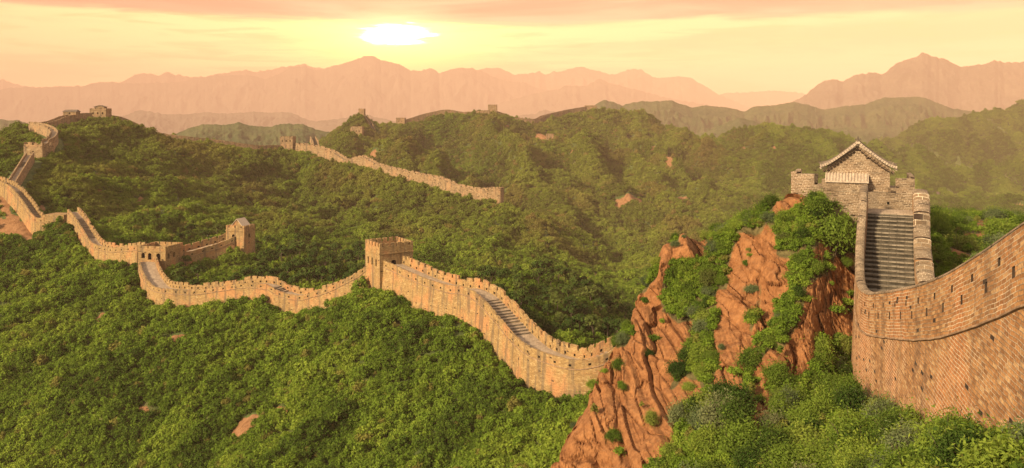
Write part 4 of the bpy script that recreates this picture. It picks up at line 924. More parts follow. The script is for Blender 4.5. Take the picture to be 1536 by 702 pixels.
# small platform where the wall turns at left
def block_building(name, label, cat, c, wd, dp, h, roof=None, m=M_BRICK_FAR, n=(0, -1), mroof=M_TILE):
    fn = np.array(n, float) / np.linalg.norm(n); rx = np.array([-fn[1], fn[0]]); rx = -rx if rx[0] < 0 else rx
    root = empty(name, c, label, cat); b = MB(); wn = []
    P_ = lambda x, y: np.array(c[:2]) + rx * x - fn * y
    face_open(b, wn, P_(-wd / 2, -dp / 2), rx, -fn, wd, c[2] - 3, c[2] + h, [(wd * 0.5, 3.0, min(1.0, wd * .2), min(1.9, h * .7))] if roof else [])
    face_open(b, wn, P_(wd / 2, -dp / 2), -fn, -rx, dp, c[2] - 3, c[2] + h, []); face_open(b, wn, P_(wd / 2, dp / 2), -rx, fn, wd, c[2] - 3, c[2] + h, []); face_open(b, wn, P_(-wd / 2, dp / 2), fn, rx, dp, c[2] - 3, c[2] + h, [])
    b.add([(*P_(-wd / 2, -dp / 2), c[2] + h), (*P_(wd / 2, -dp / 2), c[2] + h), (*P_(wd / 2, dp / 2), c[2] + h), (*P_(-wd / 2, dp / 2), c[2] + h)], [(0, 0), (wd, 0), (wd, dp), (0, dp)])
    b.build('wall', m, root)
    for x in wn: x.build('door', M_DARK, root)
    if roof:
        r = MB(); ov = 0.5; z = c[2] + h + 0.003; A_ = [P_(-wd / 2 - ov, -dp / 2 - ov), P_(wd / 2 + ov, -dp / 2 - ov), P_(wd / 2 + ov, dp / 2 + ov), P_(-wd / 2 - ov, dp / 2 + ov)]
        r1, r2 = P_(-wd / 2 + .2, 0), P_(wd / 2 - .2, 0); zr = z + roof
        r.add([(*A_[0], z), (*A_[1], z), (*r2, zr), (*r1, zr)]); r.add([(*A_[2], z), (*A_[3], z), (*r1, zr), (*r2, zr)])
        r.add([(*A_[1], z), (*A_[2], z), (*r2, zr)]); r.add([(*A_[3], z), (*A_[0], z), (*r1, zr)]); r.add([(*A_[3], z), (*A_[2], z), (*A_[1], z), (*A_[0], z)])
        r.build('roof', mroof, root)
    return root
p = P(83, 322, 292); block_building('wall_platform', 'square brick platform where the left wall turns', 'platform', (p[0], p[1] + 3, p[2] - 3.6), 7.6, 6.5, 3.6, None, M_BRICK_MID, (-0.1, -1))
p = P(107.5, 171, 528); block_building('hut', 'small dark roofed hut on the summit wall', 'building', (p[0], p[1], p[2] - 0.2), 8.6, 5, 1.7, 1.4, M_BRICK_FAR)
VILLAGE = []
for (px, py, D, wd, lab) in ((1402, 295, 880, 11, 'left one of three pale village houses in the valley behind the gatehouse'), (1424, 291, 900, 8, 'middle one of three pale village houses in the valley behind the gatehouse'), (1434, 296, 905, 12, 'right one of three pale village houses in the valley behind the gatehouse')):
    VILLAGE.append((px, D, wd, lab))

# ------------------------------------------------------------------ gatehouse at the head of the near stairs
def gatehouse():
    root = empty('gatehouse', P(1300, 312, 74), 'grey brick gatehouse with a tiled gable roof above the near stairs', 'building')
    cx = P(1287, 283, 76.5); fn = np.array([-0.40, -0.9165]); ax = np.array([0.9165, -0.40])      # along the gable, and towards the viewer
    Q = lambda x, y, z: (cx[0] + ax[0] * x + fn[0] * y, cx[1] + ax[1] * x + fn[1] * y, z)   # y towards the viewer
    Zp = P(0, 287, 75)[2]                # platform top
    m = M_BRICK_GATE
    # platform
    xl, xr, yf, yb = -5.9, 4.75, 2.1, -6.5
    b = MB(); zb = Zp - 6
    def wallf(p, q, za, zb_, u0=0):
        L = math.hypot(q[0] - p[0], q[1] - p[1]); b.add([(p[0], p[1], za), (q[0], q[1], za), (q[0], q[1], zb_), (p[0], p[1], zb_)], [(u0, za), (u0 + L, za), (u0 + L, zb_), (u0, zb_)])
    cs = [Q(xl, yf, 0), Q(xr, yf, 0), Q(xr, yb, 0), Q(xl, yb, 0)]
    for i in range(4): wallf(cs[i], cs[(i + 1) % 4], zb, Zp)
    b.add([(c[0], c[1], Zp) for c in cs], [(0, 0), (11, 0), (11, 8), (0, 8)])
    b.build('platform', m, root)
    # parapet round the platform with a wide opening where the house stands forward
    th = 0.45
    def strip(pts, hs, name='parapet'):
        O = [np.array(Q(x, y, 0)[:2]) for x, y in pts]; I = []
        for x, y in pts: I.append(np.array(Q(x * (1 - th / 5.6), y - th if y > 0 else y + th * (0.5 if abs(y - yb) > 1 else 1.0), 0)[:2]))
        s = np.concatenate([[0], np.cumsum(np.linalg.norm(np.diff(np.array(O), axis=0), axis=1))]); n = len(O)
        mx = max(hs); mb = MB(); parapet(mb, O, I, np.full(n, Zp), np.full(n, Zp + mx), [mx - q for q in hs], 0, s); return mb.build(name, m, root)
    strip([(xl, yb), (xl, -4.6), (xl, -4.0), (xl, -2.2), (xl, -1.6), (xl, yf), (xl + 0.5, yf), (xl + 2.1, yf), (xl + 2.75, yf), (xl + 3.2, yf)],
          [1.5, 0.6, 1.5, 0.6, 1.5, 1.75, 1.55, 0.55, 1.15])
    strip([(2.75, yf), (3.45, yf), (xr, yf), (xr, 1.2), (xr, 0.6), (xr, -1.6), (xr, -2.2), (xr, -4.4), (xr, yb)],
          [0.45, 1.35, 1.5, 0.6, 1.5, 0.6, 1.5, 0.6])
    # house
    a, e0, e1 = 2.72, 1.2, -4.4; hw = P(0, 250, 75.5)[2] - Zp; zap = P(0, 217, 75.5)[2] - Zp
    h = MB()
    for y in (e0, e1):
        pts = [(-a, 0), (a, 0), (a, hw), (0, zap), (-a, hw)]
        h.add([Q(x, y, Zp + z) for x, z in pts], [(x, z) for x, z in pts])
    for x in (-a, a): h.add([Q(x, e1, Zp), Q(x, e0, Zp), Q(x, e0, Zp + hw), Q(x, e1, Zp + hw)], [(0, 0), (e0 - e1, 0), (e0 - e1, hw), (0, hw)])
    house = h.build('house_wall', m, root)
    # roof slabs, gently curved, with raised tile rows across and a built-up verge
    sl = (zap - hw) / a
    K = 10
    def prof(f):   # f 0 at the ridge .. 1 at the eave
        x = f * (a + 0.62); z = zap + 0.16 - sl * x + 0.16 * (f - 0.5) ** 2 * 4 * 0.9 + 0.22 * max(0.0, f - 0.7) ** 2 / 0.09
        return x, z
    roof = MB()
    y0, y1 = e0 + 0.34, e1 - 0.34
    for sx in (-1, 1):
        nrow = 22; rib = 0.07
        ys = []
        for i in range(nrow):
            yy = y0 + (y1 - y0) * i / nrow; st_ = (y1 - y0) / nrow
            ys += [(yy, rib), (yy + st_ * 0.28, rib), (yy + st_ * 0.36, 0), (yy + st_ * 0.92, 0)]
        ys.append((y1, rib))
        for k in range(K):
            xa, za = prof(k / K); xb, zb_ = prof((k + 1) / K)
            for (ya, ra), (yb_, rb) in zip(ys[:-1], ys[1:]):
                roof.add([Q(sx * xa, ya, Zp + za + ra), Q(sx * xb, ya, Zp + zb_ + ra), Q(sx * xb, yb_, Zp + zb_ + rb), Q(sx * xa, yb_, Zp + za + rb)], [(0, 0)] * 4)
            for y in (y0, y1): roof.add([Q(sx * xa, y, Zp + za + rib), Q(sx * xb, y, Zp + zb_ + rib), Q(sx * xb, y, Zp + zb_ - .12), Q(sx * xa, y, Zp + za - .12)], [(0, 0)] * 4)
            roof.add([Q(sx * xa, y0, Zp + za - .12), Q(sx * xb, y0, Zp + zb_ - .12), Q(sx * xb, y1, Zp + zb_ - .12), Q(sx * xa, y1, Zp + za - .12)], [(0, 0)] * 4)
        xb, zb_ = prof(1.0)
        for (ya, ra), (yb_, rb) in zip(ys[:-1], ys[1:]):
            roof.add([Q(sx * xb, ya, Zp + zb_ + ra), Q(sx * xb, yb_, Zp + zb_ + rb), Q(sx * xb, yb_, Zp + zb_ - .12), Q(sx * xb, ya, Zp + zb_ - .12)], [(0, 0)] * 4)
    rf = roof.build('roof', M_TILE, root)
    # ridge
    rg = MB(); rg.box(Q(0, (y0 + y1) / 2, Zp + zap + 0.30), (*(ax * 0.13), 0), (*(fn * (y0 - y1) / 2), 0), (0, 0, 0.17)); rg.build('ridge', M_TILE, rf)
    # verge: pale row of tile ends and a dentil band under it on the gable
    for sx in (-1, 1):
        vg = MB(); nt = 17
        for i in range(nt):
            f0 = (i + 0.08) / nt; f1 = (i + 0.86) / nt; xa, za = prof(f0); xb, zb_ = prof(f1); xm, zm = (xa + xb) / 2, (za + zb_) / 2
            d = np.array([xb - xa, zb_ - za]); Ld = np.linalg.norm(d) / 2; d /= 2 * Ld
            cxx = Q(sx * xm, y0 + 0.10, Zp + zm - 0.02)
            vg.box(cxx, (ax[0] * sx * d[0] * Ld, ax[1] * sx * d[0] * Ld, d[1] * Ld), (*(fn * 0.16), 0), (-ax[0] * sx * d[1] * 0.11, -ax[1] * sx * d[1] * 0.11, d[0] * 0.11))
        xa, za = prof(0.0); xb, zb_ = prof(1.0); d = np.array([xb - xa, zb_ - za]); Ld = np.linalg.norm(d) / 2; d /= 2 * Ld; xm, zm = (xa + xb) / 2, (za + zb_) / 2
        vg.box(Q(sx * xm, e0 + 0.14, Zp + zm - 0.28), (ax[0] * sx * d[0] * Ld, ax[1] * sx * d[0] * Ld, d[1] * Ld), (*(fn * 0.13), 0), (-ax[0] * sx * d[1] * 0.09, -ax[1] * sx * d[1] * 0.09, d[0] * 0.09))
        vg.build('verge', M_TILE_PALE, rf)
        bb = MB()
        for i in range(11):
            f = (i + 0.5) / 11 * 0.93; xm, zm = prof(f)
            c_ = Q(sx * xm, e0 + 0.06, Zp + zm - 0.56)
            bb.box(c_, (ax[0] * sx * d[0] * 0.115, ax[1] * sx * d[0] * 0.115, d[1] * 0.115), (*(fn * 0.055), 0), (-ax[0] * sx * d[1] * 0.17, -ax[1] * sx * d[1] * 0.17, d[0] * 0.17))
        bb.build('verge_bricks', M_BRICK_GATE, house)
        # little beasts on the verge near the eave and at the ridge
        fg = MB()
        for f in ((0.80, 0.88, 0.96) if sx > 0 else (0.93, 0.99)):
            xm, zm = prof(f); p_ = Q(sx * xm, y0 - 0.05, Zp + zm + 0.16)
            fg.box(p_, (*(ax * 0.05), 0), (*(fn * 0.05), 0), (0, 0, 0.12)); fg.box((p_[0] + sx * ax[0] * 0.05, p_[1] + sx * ax[1] * 0.05, p_[2] + 0.14), (*(ax * 0.07), 0), (*(fn * 0.035), 0), (0, 0, 0.05))
        fg.build('roof_beasts', M_TILE, rf)
    ky = MB()
    for (dx_, hgt, r_) in ((0, 0.42, 0.10), (0.22, 0.22, 0.07), (-0.20, 0.2, 0.07)):
        for k in range(6):
            a0, a1 = math.pi / 3 * k, math.pi / 3 * (k + 1)
            for (ra, za, rb, zb_) in ((r_, 0, r_ * 1.2, hgt * .45), (r_ * 1.2, hgt * .45, r_ * .35, hgt * .8), (r_ * .35, hgt * .8, 0.02, hgt)):
                o_ = Q(dx_, y0 - 0.1, Zp + zap + 0.42)
                ky.add([(o_[0] + ra * math.cos(a0), o_[1] + ra * math.sin(a0), o_[2] + za), (o_[0] + ra * math.cos(a1), o_[1] + ra * math.sin(a1), o_[2] + za), (o_[0] + rb * math.cos(a1), o_[1] + rb * math.sin(a1), o_[2] + zb_), (o_[0] + rb * math.cos(a0), o_[1] + rb * math.sin(a0), o_[2] + zb_)])
    ky.build('finial', M_TILE, rf)
    # lean-to of pale tiles in front of the gable
    xa, xb = -2.85, 0.92; zt_, zl_ = P(0, 262, 74.2)[2], P(0, 274.5, 73.2)[2]; ya, yb_ = e0 + 0.02, e0 + 1.15
    lt = MB(); nt = 14; stp = (xb - xa) / nt
    for i in range(nt):
        x0 = xa + i * stp
        for k in range(5):
            a0, a1 = math.pi * k / 5, math.pi * (k + 1) / 5
            f = lambda a_: (x0 + stp * 0.3 - stp * 0.3 * math.cos(a_), 0.11 * math.sin(a_))
            (u0, v0), (u1, v1) = f(a0), f(a1)
            lt.add([Q(u0, ya, zt_ + v0), Q(u1, ya, zt_ + v1), Q(u1, yb_, zl_ + v1), Q(u0, yb_, zl_ + v0)])
        lt.add([Q(x0 + stp * 0.3 - stp * 0.3 * math.cos(math.pi * k / 5), yb_, zl_ + 0.11 * math.sin(math.pi * k / 5)) for k in range(6)])
        lt.add([Q(x0 + stp * .6, ya, zt_), Q(x0 + stp, ya, zt_), Q(x0 + stp, yb_, zl_), Q(x0 + stp * .6, yb_, zl_)])
    lt.add([Q(xa, yb_, zl_), Q(xb, yb_, zl_), Q(xb, yb_, zl_ - .10), Q(xa, yb_, zl_ - .10)])
    lt.add([Q(xa, ya, zt_ - .1), Q(xb, ya, zt_ - .1), Q(xb, yb_, zl_ - .10), Q(xa, yb_, zl_ - .10)])
    lt.build('porch_roof', M_TILE_PALE, root)
    pw = MB(); zc = zl_ - 0.05
    pw.box(Q((xa + xb) / 2, e0 + 0.5, (Zp + zc) / 2 + 0.003), (*(ax * (xb - xa - 0.2) / 2), 0), (*(fn * 0.48), 0), (0, 0, (zc - Zp) / 2))
    pw.build('porch_wall', m, root)
    # black box on the platform face, painting the dark of a drain hole
    dh = MB(); dh.box(Q(2.55, yf + 0.004, Zp - 0.95), (*(ax * 0.10), 0), (*(fn * 0.02), 0), (0, 0, 0.13)); dh.build('drain', M_DARK, root)
gatehouse()

# ------------------------------------------------------------------ plants
def leaf_cloud(seed, nleaf, leaf, lobes, rx, rz, zc, flat=0.5, spread=0.35, elong=1.3, shag=0.0):
    """leaf quads on the shells of several lobes; returns verts, faces, tone"""
    r = np.random.default_rng(seed)
    L = r.normal(size=(lobes, 3)); L /= np.linalg.norm(L, axis=1)[:, None]; L[:, 2] = np.abs(L[:, 2]) * 1.0 - 0.25
    cen = L * np.array([rx, rx, rz]) * r.uniform(0.35, 0.72, (lobes, 1)); cen[:, 2] += zc
    rad = r.uniform(0.34, 0.58, lobes) * rx * (1.0 if lobes < 16 else 0.62)
    lt = r.uniform(0, 1, lobes)
    k = r.integers(0, lobes, nleaf); d = r.normal(size=(nleaf, 3)); d /= np.linalg.norm(d, axis=1)[:, None]; d[:, 2] = np.where(d[:, 2] < -0.3, -d[:, 2], d[:, 2])
    rr = r.uniform(0.62, 1.10, nleaf) ** 0.8
    c = cen[k] + d * (rad[k] * rr)[:, None] * np.array([1, 1, flat + 0.35])
    c += r.normal(size=(nleaf, 3)) * shag * 0.35 * (r.random((nleaf, 1)) ** 2)
    rad = rad * 1.0
    c[:, 2] = np.maximum(c[:, 2], 0.02)
    n = d + r.normal(size=(nleaf, 3)) * spread + np.array([0, 0, 0.25]); n /= np.linalg.norm(n, axis=1)[:, None]
    t = np.cross(n, r.normal(size=(nleaf, 3))); t /= np.linalg.norm(t, axis=1)[:, None]; b = np.cross(n, t)
    sz = leaf * r.uniform(0.6, 1.35, nleaf)[:, None]
    v = np.stack([c - t * sz * elong, c - b * sz * 0.55 + n * sz * .12, c + t * sz * elong, c + b * sz * 0.55 + n * sz * .12], 1).reshape(-1, 3)
    f = np.arange(nleaf * 4).reshape(-1, 4)
    tone = np.clip(0.45 * lt[k] + 0.55 * r.uniform(0, 1, nleaf), 0, 1)
    return v, f, np.repeat(tone, 4)
def tube(p0, p1, r0, r1, k=5):
    p0, p1 = np.array(p0, float), np.array(p1, float); d = p1 - p0; d /= np.linalg.norm(d) + 1e-9
    a = np.cross(d, [0.3, 0.8, 0.2]); a /= np.linalg.norm(a); b = np.cross(d, a)
    v = [p0 + (a * math.cos(2 * math.pi * i / k) + b * math.sin(2 * math.pi * i / k)) * r0 for i in range(k)] + [p1 + (a * math.cos(2 * math.pi * i / k) + b * math.sin(2 * math.pi * i / k)) * r1 for i in range(k)]
    f = [(i, (i + 1) % k, k + (i + 1) % k, k + i) for i in range(k)]
    return np.array(v), np.array(f)
def mesh_from(name, parts, mats, tone=None):
    """parts: list of (verts, quads, material index)"""
    vs_, fs, mi, off = [], [], [], 0
    for v, f, m_ in parts: vs_.append(v); fs.append(f + off); mi += [m_] * len(f); off += len(v)
    v = np.concatenate(vs_).astype(np.float32); f = np.concatenate(fs).astype(np.int32)
    me = bpy.data.meshes.new(name); me.vertices.add(len(v)); me.vertices.foreach_set('co', v.ravel())
    me.loops.add(f.size); me.loops.foreach_set('vertex_index', f.ravel()); me.polygons.add(len(f)); me.polygons.foreach_set('loop_start', np.arange(len(f), dtype=np.int32) * 4)
    me.polygons.foreach_set('material_index', np.array(mi, dtype=np.int32)); me.update(calc_edges=True)
    if tone is not None:
        at = me.attributes.new('tone', 'FLOAT', 'POINT'); tt = np.zeros(len(v), np.float32); tt[:len(tone)] = tone; at.data.foreach_set('value', tt)
    for m_ in mats: me.materials.append(m_)
    return me

# --- ground cover: instanced low shrubs, one object
proto = bpy.data.collections.new('shrub_kinds')
for i in range(6):
    rx_, rz_ = ((1.0, .7), (1.15, .6), (.8, 1.2), (.9, .95), (.62, 1.5), (1.3, .5))[i]
    v, f, tn_ = leaf_cloud(100 + i, 420, 0.135, (8, 12, 9, 14, 9, 12)[i], rx_, rz_, 0.45 * rz_ + .15, spread=0.75, shag=0.6)
    proto.objects.link(bpy.data.objects.new('shrub_kind', mesh_from('shrub', [(v, f, 0)], (M_LEAF,), tn_)))

def visible_weight(t, margin):
    run = np.maximum.accumulate(t, axis=0); prev = np.vstack([t[:1] - 1e-3, run[:-1]])
    vis = (t + margin) > prev
    dt = np.abs(np.gradient(t, axis=0)); return np.where(vis, np.maximum(dt, 2e-5), 0.0) + 1.2e-5

def scatter_points(PX, X, Y, Z, D, n, size_fn, rock, extra_w=None, seed=0, onrock=0.0):
    r = np.random.default_rng(seed); t = Z / Y; w = visible_weight(t, 2.2 / D)
    area = size_fn(D) / D; w = w / area ** 2 
    w = w * np.where(rock < 0.35, 1.0, onrock) * ((PX > -60) & (PX < 1600))
    if extra_w is not None: w = w * extra_w
    w[-1, :] = 0; w[:, -1] = 0
    p = w.ravel() / w.sum(); idx = r.choice(len(p), n, p=p); i, j = np.divmod(idx, X.shape[1])
    a, b = r.random(n), r.random(n)
    def bl(A): return (A[i, j] * (1 - a) + A[i + 1, j] * a) * (1 - b) + (A[i, j + 1] * (1 - a) + A[i + 1, j + 1] * a) * b
    return np.column_stack([bl(X), bl(Y), bl(Z)])

def wall_clear(pts, extra=0.8):
    ok = np.ones(len(pts), bool)
    for w in WALLS:
        m = w['mid']; st = max(1, int(1.0 / w['ds'])); rr = w['w'] / 2 + extra + ((5.0 if w['mid'][0][1] > 800 else 2.6) if w['mat'] == 'far' else 0.0)
        bx = (pts[:, 0] > m[:, 0].min() - 8) & (pts[:, 0] < m[:, 0].max() + 8) & (pts[:, 1] > m[:, 1].min() - 8) & (pts[:, 1] < m[:, 1].max() + 8)
        idx = np.nonzero(bx)[0]
        if len(idx):
            d = np.full(len(idx), 1e9)
            for q in m[::st]: d = np.minimum(d, (pts[idx, 0] - q[0]) ** 2 + (pts[idx, 1] - q[1]) ** 2)
            ok[idx[d < rr * rr]] = False
    for t in TOWERS:
        d = np.hypot(pts[:, 0] - t['c'][0], pts[:, 1] - t['c'][1]); ok &= d > max(t['w'], t['d']) * 0.62 + 0.5
    return ok

def scatter_relief(p):
    px = HX + F * p[:, 0] / p[:, 1]; j = np.clip(((px + 260) / 2020 * (Xg.shape[1] - 1)).astype(int), 0, Xg.shape[1] - 1)
    i = np.clip(((np.log(p[:, 1]) - math.log(72)) / (math.log(2300) - math.log(72)) * (Xg.shape[0] - 1)).astype(int), 0, Xg.shape[0] - 1)
    return big[i, j]
def shrub_size(D): return 0.85 * np.maximum(D / 150.0, 0.55) ** 0.47
def ground_cover(name, label, pts, sizes, tint, dry, seed):
    me = bpy.data.meshes.new(name); n = len(pts); me.vertices.add(n); me.vertices.foreach_set('co', pts.astype(np.float32).ravel())
    r = np.random.default_rng(seed)
    for k, v in (('size', sizes), ('turn', r.uniform(0, 6.28, n)), ('tint', tint), ('dry', dry)):
        at = me.attributes.new(k, 'FLOAT', 'POINT'); at.data.foreach_set('value', np.asarray(v, np.float32))
    at = me.attributes.new('pick', 'INT', 'POINT'); at.data.foreach_set('value', r.integers(0, 6, n).astype(np.int32))
    o = link(name, me); o['kind'] = 'stuff'; o['label'] = label; o['category'] = 'ground cover'
    g = bpy.data.node_groups.new(name + '_nodes', 'GeometryNodeTree')
    g.interface.new_socket('Geometry', in_out='INPUT', socket_type='NodeSocketGeometry'); g.interface.new_socket('Geometry', in_out='OUTPUT', socket_type='NodeSocketGeometry')
    nd = g.nodes; gi = nd.new('NodeGroupInput'); go = nd.new('NodeGroupOutput')
    m2p = nd.new('GeometryNodeMeshToPoints'); g.links.new(gi.outputs[0], m2p.inputs[0])
    ip = nd.new('GeometryNodeInstanceOnPoints'); g.links.new(m2p.outputs[0], ip.inputs['Points'])
    ci = nd.new('GeometryNodeCollectionInfo'); ci.inputs[0].default_value = proto; ci.inputs['Separate Children'].default_value = True; ci.inputs['Reset Children'].default_value = True
    g.links.new(ci.outputs[0], ip.inputs['Instance']); ip.inputs['Pick Instance'].default_value = True
    def na(nm, ty='FLOAT'):
        a = nd.new('GeometryNodeInputNamedAttribute'); a.data_type = ty; a.inputs[0].default_value = nm; return [o_ for o_ in a.outputs if o_.enabled][0]
    g.links.new(na('pick', 'INT'), ip.inputs['Instance Index'])
    cx = nd.new('ShaderNodeCombineXYZ'); g.links.new(na('turn'), cx.inputs[2])
    g.links.new(cx.outputs[0], ip.inputs['Rotation'])
    cs = nd.new('ShaderNodeCombineXYZ'); sz = na('size')
    for q in range(3): g.links.new(sz, cs.inputs[q])
    g.links.new(cs.outputs[0], ip.inputs['Scale']); g.links.new(ip.outputs[0], go.inputs[0])
    md = o.modifiers.new('scatter', 'NODES'); md.node_group = g
    return o

NSH = 130000
pts = scatter_points(PXg, Xg, Yg, Zg, Dg, NSH, shrub_size, rock_g, seed=3)
pts = pts[wall_clear(pts)]
rr_ = np.random.default_rng(5); D_ = pts[:, 1]
sz_ = shrub_size(D_) * np.clip(np.exp(rr_.normal(-0.03, 0.36, len(pts))), 0.45, 2.1); pts[:, 2] -= 0.12 * sz_
pat = fbm(pts[:, 0] / (14 + 0.03 * D_), pts[:, 1] / (14 + 0.03 * D_), 5, 91, 0.65)
tint_ = np.clip(0.53 + pat * 1.05 + rr_.normal(0, 0.17, len(pts)), 0, 1)
ridge_ = scatter_relief(pts)
dry_ = np.clip(0.25 * sstep(ridge_, 0.2, 1.0) * sstep(D_, 280, 500) + 0.8 * sstep(fbm(pts[:, 0] / 45, pts[:, 1] / 60, 4, 95), -0.05, 0.55) * 0.55 * sstep(D_, 170, 420) + (rr_.random(len(pts)) > 0.965) * 0.6, 0, 0.9)
px_ = HX + F * pts[:, 0] / D_; right_hills = sstep(px_, 1000, 1280) * sstep(D_, 400, 700); dry_ *= 1 - 0.8 * right_hills; tint_ = np.clip(tint_ - 0.16 * right_hills, 0, 1)  # shrubs less brown and darker on the distant right-hand hills
ground_cover('undergrowth', 'dense green shrubs covering the hillsides', pts, sz_, tint_, dry_, 11)

# low cover on the near hill
ptn = scatter_points(PXn, Xn, Yn, Zn, Dn, 9000, lambda D: 0.55 + 0 * D, rock_n, seed=8, onrock=0.006)
ptn = ptn[wall_clear(ptn, 0.35)]
ptn = ptn[~((ptn[:, 1] > 72) & (ptn[:, 1] < 84) & (np.abs(HX + F * ptn[:, 0] / ptn[:, 1] - 1285) < 95))]
rn = np.random.default_rng(6); szn = rn.uniform(0.28, 0.62, len(ptn)); patn = fbm(ptn[:, 0] / 4, ptn[:, 1] / 4, 3, 97)
ground_cover('undergrowth', 'low green weeds between the shrubs on the rocky hill', ptn, szn, np.clip(0.5 + patn * 0.8 + rn.normal(0, 0.15, len(ptn)), 0, 1), (rn.random(len(ptn)) > 0.93) * 0.5, 12)

# --- lookups
def zlook(X, Y, Z, D0, D1, px0, px1, px, D):
    nr, nc = Z.shape; j = int(np.clip((px - px0) / (px1 - px0) * (nc - 1), 0, nc - 1)); i = int(np.clip((math.log(D) - math.log(D0)) / (math.log(D1) - math.log(D0)) * (nr - 1), 0, nr - 1))
    return np.array([X[i, j], Y[i, j], Z[i, j]]), (i, j)

# --- pines in the two woods
PINES = []
for i in range(5):
    r = np.random.default_rng(200 + i); h = 6.0
    v, f, tn_ = leaf_cloud(300 + i, 620, 0.30, 11, 1.75, 2.1, 3.4, flat=0.35, spread=0.6, elong=1.0)
    crown = mesh_from('crown', [(v, f, 0)], (M_PINE,), tn_)
    tr = [(*tube((0, 0, -0.6), (0.1 * r.normal(), 0.1 * r.normal(), 4.4), 0.17, 0.06), 0)]
    for k in range(5):
        a = r.uniform(0, 6.28); z = r.uniform(1.8, 3.8); tr.append((*tube((0, 0, z), (math.cos(a) * 1.1, math.sin(a) * 1.1, z + 0.7), 0.06, 0.02, 4), 0))
    PINES.append((crown, mesh_from('trunk', tr, (M_TRUNK,))))
def plant_pine(p, s, label, group, rnd):
    cr, tr = rnd.choice(PINES)
    o = bpy.data.objects.new('pine_tree', None); col.objects.link(o); o.empty_display_size = 0.5
    o.location = tuple(p); o.scale = (s * rnd.uniform(.85, 1.15), s * rnd.uniform(.85, 1.15), s); o.rotation_euler = (0, 0, rnd.uniform(0, 6.28))
    tag(o, label, 'tree', group)
    for nm, me in (('trunk', tr), ('crown', cr)):
        c = bpy.data.objects.new(nm, me); col.objects.link(c); c.parent = o
rnd = random.Random(31)
def wood(n, px0, px1, d0, d1, smin, smax, label, group, cond, mind):
    got = []; tries = 0
    while len(got) < n and tries < 20000:
        tries += 1
        px = rnd.uniform(px0, px1); D = math.exp(rnd.uniform(math.log(d0), math.log(d1)))
        if not cond(px, D): continue
        p, _ = zlook(Xg, Yg, Zg, 72, 2300, -260, 1760, px, D)
        if not wall_clear(p[None], 2.2)[0]: continue
        if any((p[0] - q[0]) ** 2 + (p[1] - q[1]) ** 2 < mind * mind for q in got): continue
        got.append(p); plant_pine(p - np.array([0, 0, 0.2]), rnd.uniform(smin, smax), label, group, rnd)
wood(135, 268, 548, 226, 325, 0.85, 1.45, 'dark pine tree in the hollow behind the dipping orange wall', 'pines in the hollow behind the wall', lambda x, d: not (x < 380 and d > 250 and x > 290 and d < 285), 3.0)
wood(125, 712, 950, 158, 245, 0.85, 1.4, 'dark pine tree on the knoll right of the sloping pale wall', 'pines on the knoll', lambda x, d: d > 150 + max(0, (760 - x) * 0.25), 2.7)

# --- foreground bushes, each its own object
M_LEAF_GREY = leaf_material('grey_green_leaves', (0.060, 0.080, 0.034), (0.120, 0.150, 0.060), (0.200, 0.225, 0.095), (0.16, 0.13, 0.06), False)
M_LEAF_DARK = leaf_material('dark_leaves', (0.020, 0.042, 0.010), (0.050, 0.085, 0.015), (0.105, 0.140, 0.024), (0.12, 0.10, 0.04), False)
BUSH = {'fresh green': [], 'grey green': [], 'dark green': []}
for i in range(7):
    r = np.random.default_rng(400 + i)
    kind = ('fresh green', 'fresh green', 'fresh green', 'fresh green', 'grey green', 'dark green', 'dark green')[i]
    rz = (0.95, 0.8, 1.1, 0.7, 0.85, 1.35, 1.0)[i]
    v, f, tn_ = leaf_cloud(500 + i, 7000, 0.043, 28, 1.0 if i != 5 else 0.8, rz, 0.62 * rz, flat=0.6, spread=0.9, elong=1.5, shag=0.9)
    parts = [(v, f, 0)]
    for k in range(9):
        a = r.uniform(0, 6.28); q = r.uniform(0.3, 0.95); parts.append((*tube((0, 0, -0.25), (math.cos(a) * q, math.sin(a) * q, r.uniform(0.6, 1.5)), 0.028, 0.006, 4), 1))
    BUSH[kind].append(mesh_from('bush', parts, ({'fresh green': M_LEAF_NEAR, 'grey green': M_LEAF_GREY, 'dark green': M_LEAF_DARK}[kind], M_TRUNK), tn_))
def plant_bush(px, D, s, label, group, zs=1.0, kind='fresh green'):
    p, (i, j) = zlook(Xn, Yn, Zn, 17, 132, 770, 1790, px, D)
    o = bpy.data.objects.new('bush', rnd.choice(BUSH[kind])); col.objects.link(o)
    o.location = (p[0], p[1], p[2] - 0.15 * s); o.scale = (s * rnd.uniform(.8, 1.25), s * rnd.uniform(.8, 1.25), s * zs * rnd.uniform(.75, 1.25)); o.rotation_euler = (rnd.uniform(-.2, .2), rnd.uniform(-.2, .2), rnd.uniform(0, 6.28))
    tag(o, label, 'bush', group); return p
plant_bush(1252, 68.5, 2.0, 'big bright bush against the left side of the near stairs', None, 1.05)
plant_bush(1225, 70.0, 1.5, 'bright bush beside the bare rock ledge near the gatehouse', None)

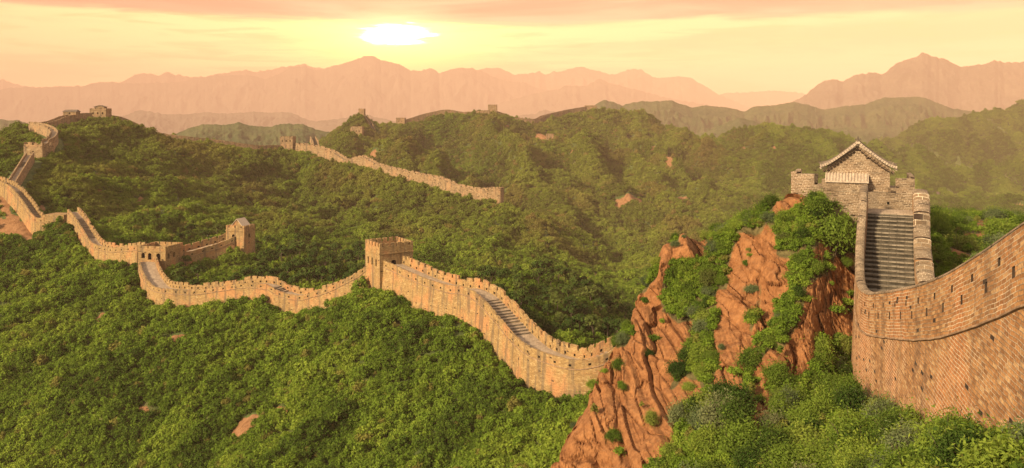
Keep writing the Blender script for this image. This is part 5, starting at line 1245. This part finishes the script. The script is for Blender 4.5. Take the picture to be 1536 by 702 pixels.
def grid_spots(n, cond, mind, smin, smax, label, group, wfun=None, dmin=20, dmax=120):
    got = []; tries = 0; t = Zn / Yn; run = np.maximum.accumulate(t, axis=0)
    while len(got) < n and tries < 60000:
        tries += 1
        i = rnd.randrange(0, Zn.shape[0] - 1); j = rnd.randrange(0, Zn.shape[1] - 1)
        if (rock_n[i, j] > 0.3 and rnd.random() > 0.045) or not dmin < Yn[i, j] < dmax: continue
        if t[i, j] + 1.0 / Yn[i, j] < run[i, j]: continue
        p = np.array([Xn[i, j], Yn[i, j], Zn[i, j]]); px = HX + F * p[0] / p[1]; py = HY - F * p[2] / p[1]
        if py > 745 or px > 1590 or not cond(px, py, p[1]): continue
        s = rnd.uniform(smin, smax) * (0.6 if rock_n[i, j] > 0.3 else 1.0)
        if not wall_clear(p[None], 0.75 * s)[0]: continue
        if any((p[0] - q[0]) ** 2 + (p[1] - q[1]) ** 2 + (p[2] - q[2]) ** 2 < mind * mind for q in got): continue
        got.append(p); q_ = rnd.random(); kd = 'fresh green' if q_ < 0.66 else ('grey green' if q_ < 0.8 else 'dark green')
        plant_bush(PXn[i, j], Dn[i, j], s, kd + ' ' + label, kd + ' ' + group, kind=kd)
    return len(got)
k1 = grid_spots(70, lambda x, y, d: y > 600 + max(0, (1250 - x)) * 0.12 and d < 60 and x > 900, 1.5, 0.85, 1.5, 'leafy bush at the foot of the near wall and red cliff', 'bushes at the foot of the near wall and cliff')
k2 = grid_spots(110, lambda x, y, d: y < 660 and d > 50 and x < 1285 and x > 850 and y > 330 and d < 83, 1.15, 0.55, 1.15, 'bush growing in a cleft of the red cliff', 'bushes in the clefts of the red cliff')
k3 = grid_spots(40, lambda x, y, d: d > 66 and x > 1040 and x < 1290 and y < 360, 1.2, 0.6, 1.1, 'bush on the crest of the rocky hill left of the gatehouse', 'bushes on the crest of the rocky hill', dmax=90)
k4 = grid_spots(45, lambda x, y, d: x > 1395 and y < 420 and d > 58, 2.0, 0.8, 1.5, 'bush on the slope behind the near wall', 'bushes behind the near wall', dmax=128)
print('bushes', k1, k2, k3, k4, 'shrubs', len(pts), len(ptn))

for (px, D, wd, lab) in VILLAGE:
    p, _ = zlook(Xg, Yg, Zg, 72, 2300, -260, 1760, px, D)
    block_building('village_house', lab, 'house', (p[0], p[1], p[2] + 0.6), wd, 7, 3.4, 2.0, M_WHITE, (-0.3, -1), M_TILE)
